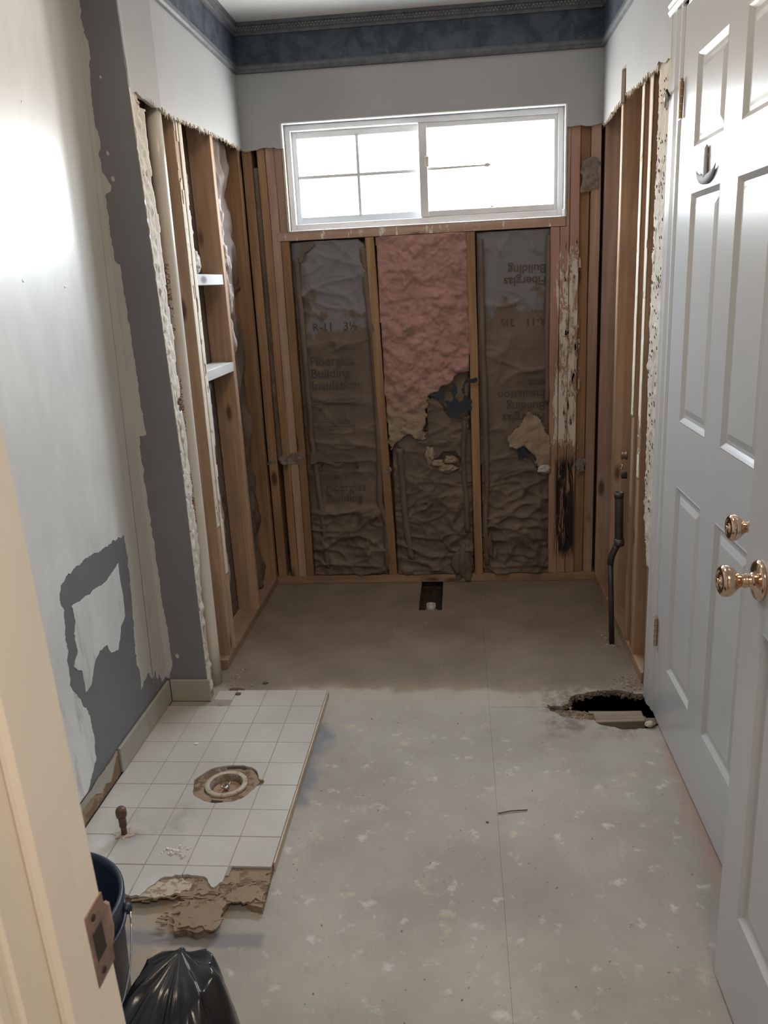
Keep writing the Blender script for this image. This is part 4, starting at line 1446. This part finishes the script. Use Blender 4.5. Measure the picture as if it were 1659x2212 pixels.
# ---- drain in the square hole
dp = empty('drain_pipe', (.756, -.245, -.3), 'grey plastic drain stub inside the square hole in the subfloor', 'pipe')
link('pipe_wall', lathe([(.0165, -.018), (.021, -.016), (.021, -.060), (.0165, -.060)], 'z', (.756, -.235, 0), 28), 'pvcg', dp, smooth=True)
link('coupling', lathe([(.0205, -.046), (.027, -.046), (.0275, -.052), (.027, -.30), (.0205, -.30)], 'z', (.756, -.235, 0), 28), 'pvcg', dp, smooth=True)

# ---- block of wood fallen in the rotted hole
wbk = empty('wood_block', (1.40, -1.24, -.06), 'pale sawn wood block lying in the rotted hole by the door', 'wood')
bm = add_box(bmesh.new(), 1.322, 1.478, -1.292, -1.226, -.0185, .012, .002)
for v in bm.verts:
    v.co.z += (v.co.x - 1.4) * .03 - .006
link('block_body', bm, 'block', wbk)
bm = add_box(bmesh.new(), 1.31, 1.47, -1.222, -1.205, -.020, -.006, .001)
link('split_edge', bm, 'block', wbk)

# ---- tiled sheet
TZ = .026
tp = empty('tiled_sheet', (.15, -1.6, 0), 'white square tiles on a plywood sheet, front edge broken away', 'floor tiles')
ug = [(-.128, -1.122), (-.10, -1.135), (.03, -1.20), (.06, -1.118), (.27, -1.115), (.30, -1.119), (.4145, -1.119), (.4185, -2.0), (.424, -2.145), (.385, -2.132), (.352, -2.085), (.338, -2.12), (.325, -2.20), (.30, -2.222), (.24, -2.222), (.215, -2.155), (.235, -2.128), (.20, -2.100), (.10, -2.118), (-.128, -2.14)]
ug = [(-.128, -1.193), (.03, -1.193)] + ug[3:]
ugf = [False, False, True, False, False, False, False] + [True] * (len(ug) - 9) + [False, False]
und = link('plywood_underlay', prism(ragged(ug, .006, .012, 51, ugf), 'z', .0005, .0185), 'ply', tp)
HC = (.208, -1.675)


def hole_cut(r, z0, z1, jit=.10, sd=0.):
    pts = []
    for i in range(44):
        a = 2 * pi * i / 44
        rr = r * (1 + jit * noise.noise(Vector((cos(a) * 1.8 + sd, sin(a) * 1.8, 1))) + jit * .4 * noise.noise(Vector((cos(a) * 9, sin(a) * 9, sd))))
        if abs(a - .05) < .12:
            rr *= 1.16
        pts.append((HC[0] + rr * cos(a) * 1.02, HC[1] + rr * sin(a) * .98))
    return prism(pts, 'z', z0, z1)


boolean(und, hole_cut(.055, -.05, .1, 0))
nt = 0
tw, th_ = .1080, .1125
gap = .0011
front = ragged([(-.20, -1.0), (-.20, -2.128), (.02, -2.132), (.085, -2.119), (.122, -2.125), (.132, -2.099), (.151, -2.067), (.186, -2.052), (.215, -2.049), (.258, -2.055), (.294, -2.092), (.318, -2.064), (.318, -2.016), (.50, -2.016), (.50, -1.0)], .005, .008, 55,
               [False, True, True, True, True, True, True, True, True, True, True, False, False, False, False])
for c in range(6):
    x1 = .4185 - c * tw
    x0 = max(-.1185, x1 - tw)
    for r in range(9):
        ya = -1.118 - r * th_
        yb = ya - th_
        if c == 0 and r == 8:
            continue
        if c >= 4 and r == 0:
            if c == 5:
                continue
        yt, xl = ya, x0
        if x0 < .024 and r == 0:
            continue
        dz = random.uniform(-.0003, .0003)
        bm = add_box(bmesh.new(), xl + gap, x1 - gap, yb + gap, yt - gap, .0187 + dz, TZ + dz, .0008)
        o = link('tile', bm, 'tile', tp)
        cx, cy = (xl + x1) / 2, (ya + yb) / 2
        if abs(cx - HC[0]) < tw / 2 + .105 and abs(cy - HC[1]) < th_ / 2 + .105:
            n = boolean(o, hole_cut(.094, 0, .1))
            if n == 0:
                bpy.data.objects.remove(o)
                continue
        if r == 8:
            if boolean(o, prism(front, 'z', 0, .1), 'INTERSECT') == 0:
                bpy.data.objects.remove(o)
                continue
        nt += 1
gb = link('grout_bed', prism([(.024, -1.120), (.418, -1.120), (.418, -2.014), (.3185, -2.014), (.3185, -2.05), (.26, -2.045), (.15, -2.045), (.10, -2.10), (-.1185, -2.12), (-.1185, -1.195), (.024, -1.195)], 'z', .0187, .0248), 'grout', tp)
boolean(gb, hole_cut(.098, 0, .1))
# small pieces of tile along the back left, left of the first full row
box('tile', .028, .0925, -1.188, -1.1225, .0187, TZ, 'tile', tp, bev=.0008)
box('edge_strip', .4187, .4235, -2.0, -1.120, .0005, .024, 'plyedge', tp, bev=.0005)
# broken layers along the torn front
for i, (x0, x1, y0, y1, z0) in enumerate(((.23, .42, -2.075, -2.03, .0187), (.14, .31, -2.112, -2.06, .0187), (.245, .335, -2.215, -2.13, .0187), (.335, .42, -2.13, -2.08, .0187))):
    pts = ragged([(x0, y0), (x1, y0), (x1, y1), (x0, y1)], .010, .008, 60 + i)
    link('splintered_veneer', prism(pts, 'z', z0, z0 + .0025 + i * .0007), 'ply', tp)
pts = ragged([(.085, -2.115), (.14, -2.075), (.19, -2.062), (.24, -2.075), (.235, -2.10), (.16, -2.128)], .007, .007, 66)
link('broken_mortar', prism(pts, 'z', .0187, .0235), 'crumb', tp)
bm = bmesh.new()
for i in range(130):
    x = random.uniform(.08, .42)
    y = -2.06 - random.random() * .15 * (1 if .2 < x < .34 else .5)
    L = random.uniform(.006, .035)
    a = random.gauss(0, .35)
    w = random.uniform(.001, .0035)
    z = random.uniform(.015, .022)
    m_ = Matrix.Translation((x, y, z)) @ Euler((random.uniform(-.3, .3), random.uniform(-.15, .15), a)).to_matrix().to_4x4() @ Matrix.Diagonal((L, w * 2, .0025, 1))
    bmesh.ops.create_cube(bm, size=1, matrix=m_)
link('splinters', bm, 'ply', tp, kind='stuff')
bm = bmesh.new()
for i in range(34):
    x, y = .045 + random.gauss(0, .022), -2.03 + random.gauss(0, .010)
    x, y = .16 + random.gauss(0, .014), -1.97 + random.gauss(0, .008)
    s_ = random.uniform(.002, .006)
    m_ = Matrix.Translation((x, y, TZ + s_ * .3)) @ Euler((random.random() * 6, random.random() * 6, 0)).to_matrix().to_4x4() @ Matrix.Diagonal((s_ * 1.4, s_, s_ * .6, 1))
    bmesh.ops.create_icosphere(bm, subdivisions=1, radius=1, matrix=m_)
link('chipped_glaze', bm, 'caulk', tp, kind='stuff')

# ---- toilet flange
tf = empty('toilet_flange', (HC[0], HC[1], 0), 'round toilet flange with plugged pipe in the broken tile hole', 'flange')
link('wax_residue', lathe([(.060, .0188), (.066, .0215), (.080, .0225), (.094, .021), (.0975, .0188)], 'z', (*HC, 0), 60, jit=.10), 'wax', tf, smooth=True)
link('flange_ring', lathe([(.0475, .010), (.0475, .0262), (.049, .0275), (.060, .0275), (.0615, .0258), (.0625, .018)], 'z', (*HC, 0), 60), 'ringp', tf, smooth=True)
link('pipe_wall', lathe([(.0475, .026), (.0470, .026), (.044, .0), (.042, -.035), (.0475, -.035)], 'z', (*HC, 0), 48), 'smear', tf, smooth=True)
link('test_plug', lathe([(0, .004), (.012, .006), (.030, .004), (.037, .008), (.0415, .006), (.042, -.004), (0, -.004)], 'z', (*HC, 0), 40), 'rust', tf, smooth=True)
wn2 = link('wing_nut', lathe([(0, .010), (.008, .010), (.0095, .014), (.008, .021), (0, .021)], 'z', (HC[0], HC[1] - .004, 0), 14), 'steel', tf, smooth=True)
link('bolt', tube([(HC[0], HC[1] - .004, .0), (HC[0], HC[1] - .004, .031)], .0032, 8), 'steel', tf)
for s_ in (-1, 1):
    a = radians(52)
    d = Vector((cos(a), sin(a), 0)) * s_
    p = Vector((HC[0], HC[1] - .004, .016))
    link('wing', tube([p + d * .004, p + d * .012 + Vector((0, 0, .004)), p + d * .017 + Vector((0, 0, .010))], .0022, 8, radii=[.002, .0032, .0024]), 'steel', tf, smooth=True)
for (dx, dy, L, a) in ((.0, .082, .020, .1), (-.005, -.082, .017, -.1), (.03, .08, .010, -.5)):
    bm = add_box(bmesh.new(), -L, L, -.0055, .0055, .0222, .0232, .0)
    bmesh.ops.rotate(bm, verts=bm.verts, cent=(0, 0, 0), matrix=Matrix.Rotation(a, 3, 'Z'))
    bmesh.ops.translate(bm, verts=bm.verts, vec=(HC[0] + dx, HC[1] + dy, 0))
    link('bolt_slot', bm, 'darkhole', tf)

# ---- capped copper supply stub
cs = empty('supply_stub', (-.004, -1.905, TZ), 'short capped copper pipe standing up through the tiles', 'pipe')
link('stub_pipe', lathe([(.0075, TZ), (.0075, .075), (0, .075)], 'z', (-.004, -1.905, 0), 18), 'copper', cs, smooth=True)
link('coupling', lathe([(.0078, .050), (.0098, .052), (.0098, .078), (.0078, .080)], 'z', (-.004, -1.905, 0), 18), 'copper', cs, smooth=True)
link('cap', lathe([(.010, .080), (.0135, .082), (.0145, .090), (.0138, .101), (.010, .107), (0, .109)], 'z', (-.004, -1.905, 0), 20), 'copper', cs, smooth=True)
pts = [(-.004 + (.026 + .008 * sin(i * 2.3)) * cos(i / 18 * 2 * pi), -1.905 + (.020 + .006 * cos(i * 3.1)) * sin(i / 18 * 2 * pi)) for i in range(18)]
link('mortar_collar', prism(pts, 'z', TZ - .0005, TZ + .0015), 'crumb', cs)

# ---- bucket
bk = empty('bucket', (.14, -2.545, 0), 'navy blue plastic bucket with wire handle beside the door jamb', 'bucket')
BC = (.14, -2.545, 0)
link('bucket_body', lathe([(.0, .002), (.126, .002), (.130, .006), (.146, .355), (.1525, .358), (.1525, .368), (.149, .372), (.144, .370), (.142, .355), (.127, .012), (0, .012)], 'z', BC, 56), 'bucket', bk, smooth=True)
for z, r in ((.318, .1448),):
    link('rib', lathe([(r - .001, z - .003), (r + .006, z - .002), (r + .006, z + .002), (r - .001, z + .003)], 'z', BC, 56), 'bucket', bk, smooth=True)
hp = []
for i in range(25):
    a = pi * i / 24
    hp.append((BC[0] + .153 * cos(a) * .9950 + .035 * sin(a) + .0, BC[1] + .0 + .155 * cos(a) * 0 - .140 * sin(a) * 1.0 - 0.02 * sin(a), .315 - .20 * sin(a)))
aX = radians(24)
hp = []
for i in range(29):
    a = pi * i / 28
    lx, ly, lz = .156 * cos(a), -.150 * sin(a) - .012, .318 - .185 * sin(a)
    hp.append((BC[0] + lx * cos(aX) - ly * sin(aX), BC[1] + lx * sin(aX) + ly * cos(aX), lz))
link('wire_handle', tube(hp, .0017, 8), 'steel', bk, smooth=True)
for s_ in (-1, 1):
    p = Vector((BC[0] + s_ * .150 * cos(aX), BC[1] + s_ * .150 * sin(aX), .318))
    bm = bmesh.new()
    bmesh.ops.create_uvsphere(bm, u_segments=12, v_segments=8, radius=.011, matrix=Matrix.Translation(p))
    link('handle_ear', bm, 'bucket', bk, smooth=True)

# ---- bin bag
bg = bmesh.new()
PK = Vector((.430, -2.620, .362))
CB = Vector((.425, -2.750, 0))
NT_, NR = 168, 44
rings = []
for j in range(NR + 1):
    t = j / NR
    ring = []
    for i in range(NT_):
        a = 2 * pi * i / NT_
        rx = .135 if cos(a) > 0 else .138
        ry = .19 if sin(a) < 0 else .155
        rbase = 1.0 + .05 * sin(3 * a + 1)
        q = CB + Vector((rx * cos(a) * rbase, ry * sin(a) * rbase, 0))
        h = 1 - t ** 2.3
        shrink = min(1.08 - .08 * t, t ** .80 * 1.15)
        p = Vector((PK.x + (q.x - PK.x) * shrink, PK.y + (q.y - PK.y) * shrink, PK.z * h))
        # second shoulder of the bag on its right
        sh = math.exp(-((p.x - .535) ** 2 + (p.y + 2.66) ** 2) / .0060)
        p.z += .062 * sh * (t > .1) * min(1, (t - .1) * 4) * (1 - t ** 6)
        fold = .0035 * sin(9 * a + 4 * noise.noise(Vector((cos(a) * 2, sin(a) * 2, t * 2)))) * min(1, t * 5) * (1 - t ** 8)
        fold += .010 * noise.noise(Vector((cos(a) * 3.2, sin(a) * 3.2, t * 1.6 + 5))) * min(1, t * 4)
        crk = .0035 * ridge(p.x, p.y, 16, 3) ** 2 * min(1, t * 4)
        n_ = Vector((cos(a) * .7, sin(a) * .7, .7))
        p += n_ * (fold + crk) * (1 - .7 * t ** 6)
        p.z = max(.001, p.z) if t < 1 else .0008
        ring.append(bg.verts.new(p))
    rings.append(ring)
for a_, b_ in zip(rings, rings[1:]):
    for i in range(NT_):
        bg.faces.new((a_[i], b_[i], b_[(i + 1) % NT_], a_[(i + 1) % NT_]))
bg.faces.new(rings[-1])
bmesh.ops.remove_doubles(bg, verts=bg.verts, dist=.0001)
bmesh.ops.recalc_face_normals(bg, faces=bg.faces)
link('bin_bag', bg, 'bag', None, smooth=True, label='glossy black plastic bin bag slumped on the floor beside the bucket', cat='bag')

# ---- robe hook on the closet door
hk = empty('robe_hook', (1.505, -1.518, 1.60), 'small anchor-shaped robe hook on the closet door', 'hook')
link('hook_stem', tube([(1.504, -1.509, 1.678), (1.499, -1.509, 1.672), (1.498, -1.510, 1.64), (1.498, -1.512, 1.612), (1.499, -1.513, 1.604)], .006, 12, radii=[.005, .0095, .010, .011, .011]), 'hook', hk, smooth=True)
pts, rad = [], []
for i in range(21):
    a = -1.30 + 2.6 * i / 20
    pts.append((1.499, -1.512 - .082 * sin(a), 1.640 - .038 * cos(a)))
    rad.append(.0115 * max(.08, cos(a * 1.16)) ** .75)
link('hook_arms', tube(pts, .01, 12, radii=rad), 'hook', hk, smooth=True)
for o in bpy.data.objects:
    if o.parent is hk:
        for v in o.data.vertices:
            wx = v.co.x + WLOC[o.name].x
            v.co.x += (1.506 + (wx - 1.499) * .45) - wx
link('hook_base', lathe([(0, 1.503), (.010, 1.503), (.010, 1.5103), (0, 1.5103)], 'x', (0, -1.509, 1.655), 16), 'hook', hk)

# ---- dark bolt above the top hinge
bo = empty('door_bumper', (1.50, -1.10, 1.85), 'small grey bumper with dark screw above the top hinge', 'hardware')
link('bumper_pad', lathe([(0, 1.494), (.011, 1.496), (.013, 1.506), (0, 1.5075)], 'x', (0, -1.112, 1.860), 14), 'pvcg', bo, smooth=True)
link('screw', tube([(1.503, -1.128, 1.862), (1.488, -1.165, 1.868)], .0035, 8), 'darkhole', bo)
link('screw_hole', lathe([(0, 1.5065), (.010, 1.5065), (.010, 1.5075), (0, 1.5075)], 'x', (0, -1.072, 1.850), 12), 'darkhole', bo)

# ---- loose debris on the subfloor
def chip(name, x, y, z, s_, sd, mat, label, cat, group=None, flat=.45, st=(1.3, 1)):
    bm = bmesh.new()
    bmesh.ops.create_icosphere(bm, subdivisions=2, radius=1)
    for v in bm.verts:
        r = 1 + .35 * noise.noise(v.co * 1.7 + Vector((sd, 0, 0)))
        v.co = Vector((x + v.co.x * r * s_ * st[0], y + v.co.y * r * s_ * st[1], z + (v.co.z * r + .8) * s_ * flat))
    return link(name, bm, mat, None, label=label, cat=cat, group=group)


chip('wood_shaving', .075, -1.075, 0, .016, 3, 'grime', 'dark curled shaving on the floor behind the tiled sheet', 'debris', flat=.3, st=(2.0, .7))
chip('nail_head', .17, -1.02, 0, .008, 4, 'grime', 'small dark lump on the floor behind the dark shaving', 'debris')
chip('dirt_lump', .105, -1.150, TZ, .008, 5, 'grime', 'dark lump on the back edge of the white tiles', 'debris')
chip('plaster_chip', .055, -1.47, TZ, .006, 6, 'caulk', 'white plaster chip on the tiles towards the short grey wall', 'debris')
chip('dark_clod', .955, -1.80, 0, .0035, 8, 'grime', 'tiny dark clod beside the splinter near the floor seam', 'debris')
chip('plaster_chunk', 1.486, -1.312, 0, .014, 12, 'crumb', 'pale broken plaster chunk at the foot of the door casing', 'debris', flat=.7, st=(1.2, 1.0))
link('wood_splinter', tube([(.985, -1.765, .003), (1.02, -1.755, .004), (1.065, -1.748, .003)], .0016, 6), 'grime', None, label='thin dark wood splinter lying across the long floor seam', cat='splinter')
bm = bmesh.new()
for i in range(420):
    k = random.random()
    if k < .25:
        x, y = 1.49 + random.gauss(0, .02), -.66 + random.gauss(0, .05)
    elif k < .42:
        x, y = 1.24 + random.gauss(0, .05), -1.235 + random.gauss(0, .02)
    elif k < .55:
        x, y = 1.47 + random.gauss(0, .02), -1.03 + random.gauss(0, .03)
    elif k < .68:
        x, y = .03 + abs(random.gauss(0, .03)), -.98 + random.gauss(0, .06)
    else:
        x, y = random.uniform(.45, 1.45), random.uniform(-2.9, -.1)
    if x > 1.505 or (.7 < x < .81 and y > -.35) or x < .0:
        continue
    if k >= .68 and 1.15 < x and -1.35 < y < -1.05:
        continue
    if (x < .60 and y < -2.40) or (k >= .68 and x < .46 and y < -1.0) or (1.31 < x < 1.49 and -1.30 < y < -1.20):
        continue
    s_ = random.uniform(.0012, .0045 if k < .68 else .0026)
    z = s_ * .4 if not (.25 <= k < .42) else s_ * .4 - .012
    m_ = Matrix.Translation((x, y, z)) @ Euler((random.random() * 6, random.random() * 6, 0)).to_matrix().to_4x4() @ Matrix.Diagonal((s_ * 1.4, s_, s_ * .7, 1))
    bmesh.ops.create_icosphere(bm, subdivisions=1, radius=1, matrix=m_)
link('plaster_crumbs', bm, 'crumb', None, label='plaster crumbs scattered over the bare subfloor', cat='debris', kind='stuff')

wnd = [o for o in bpy.data.objects if o.type == 'MESH']
print('objects', len(bpy.data.objects), 'tiles', nt, 'polys', sum(len(o.data.polygons) for o in wnd))
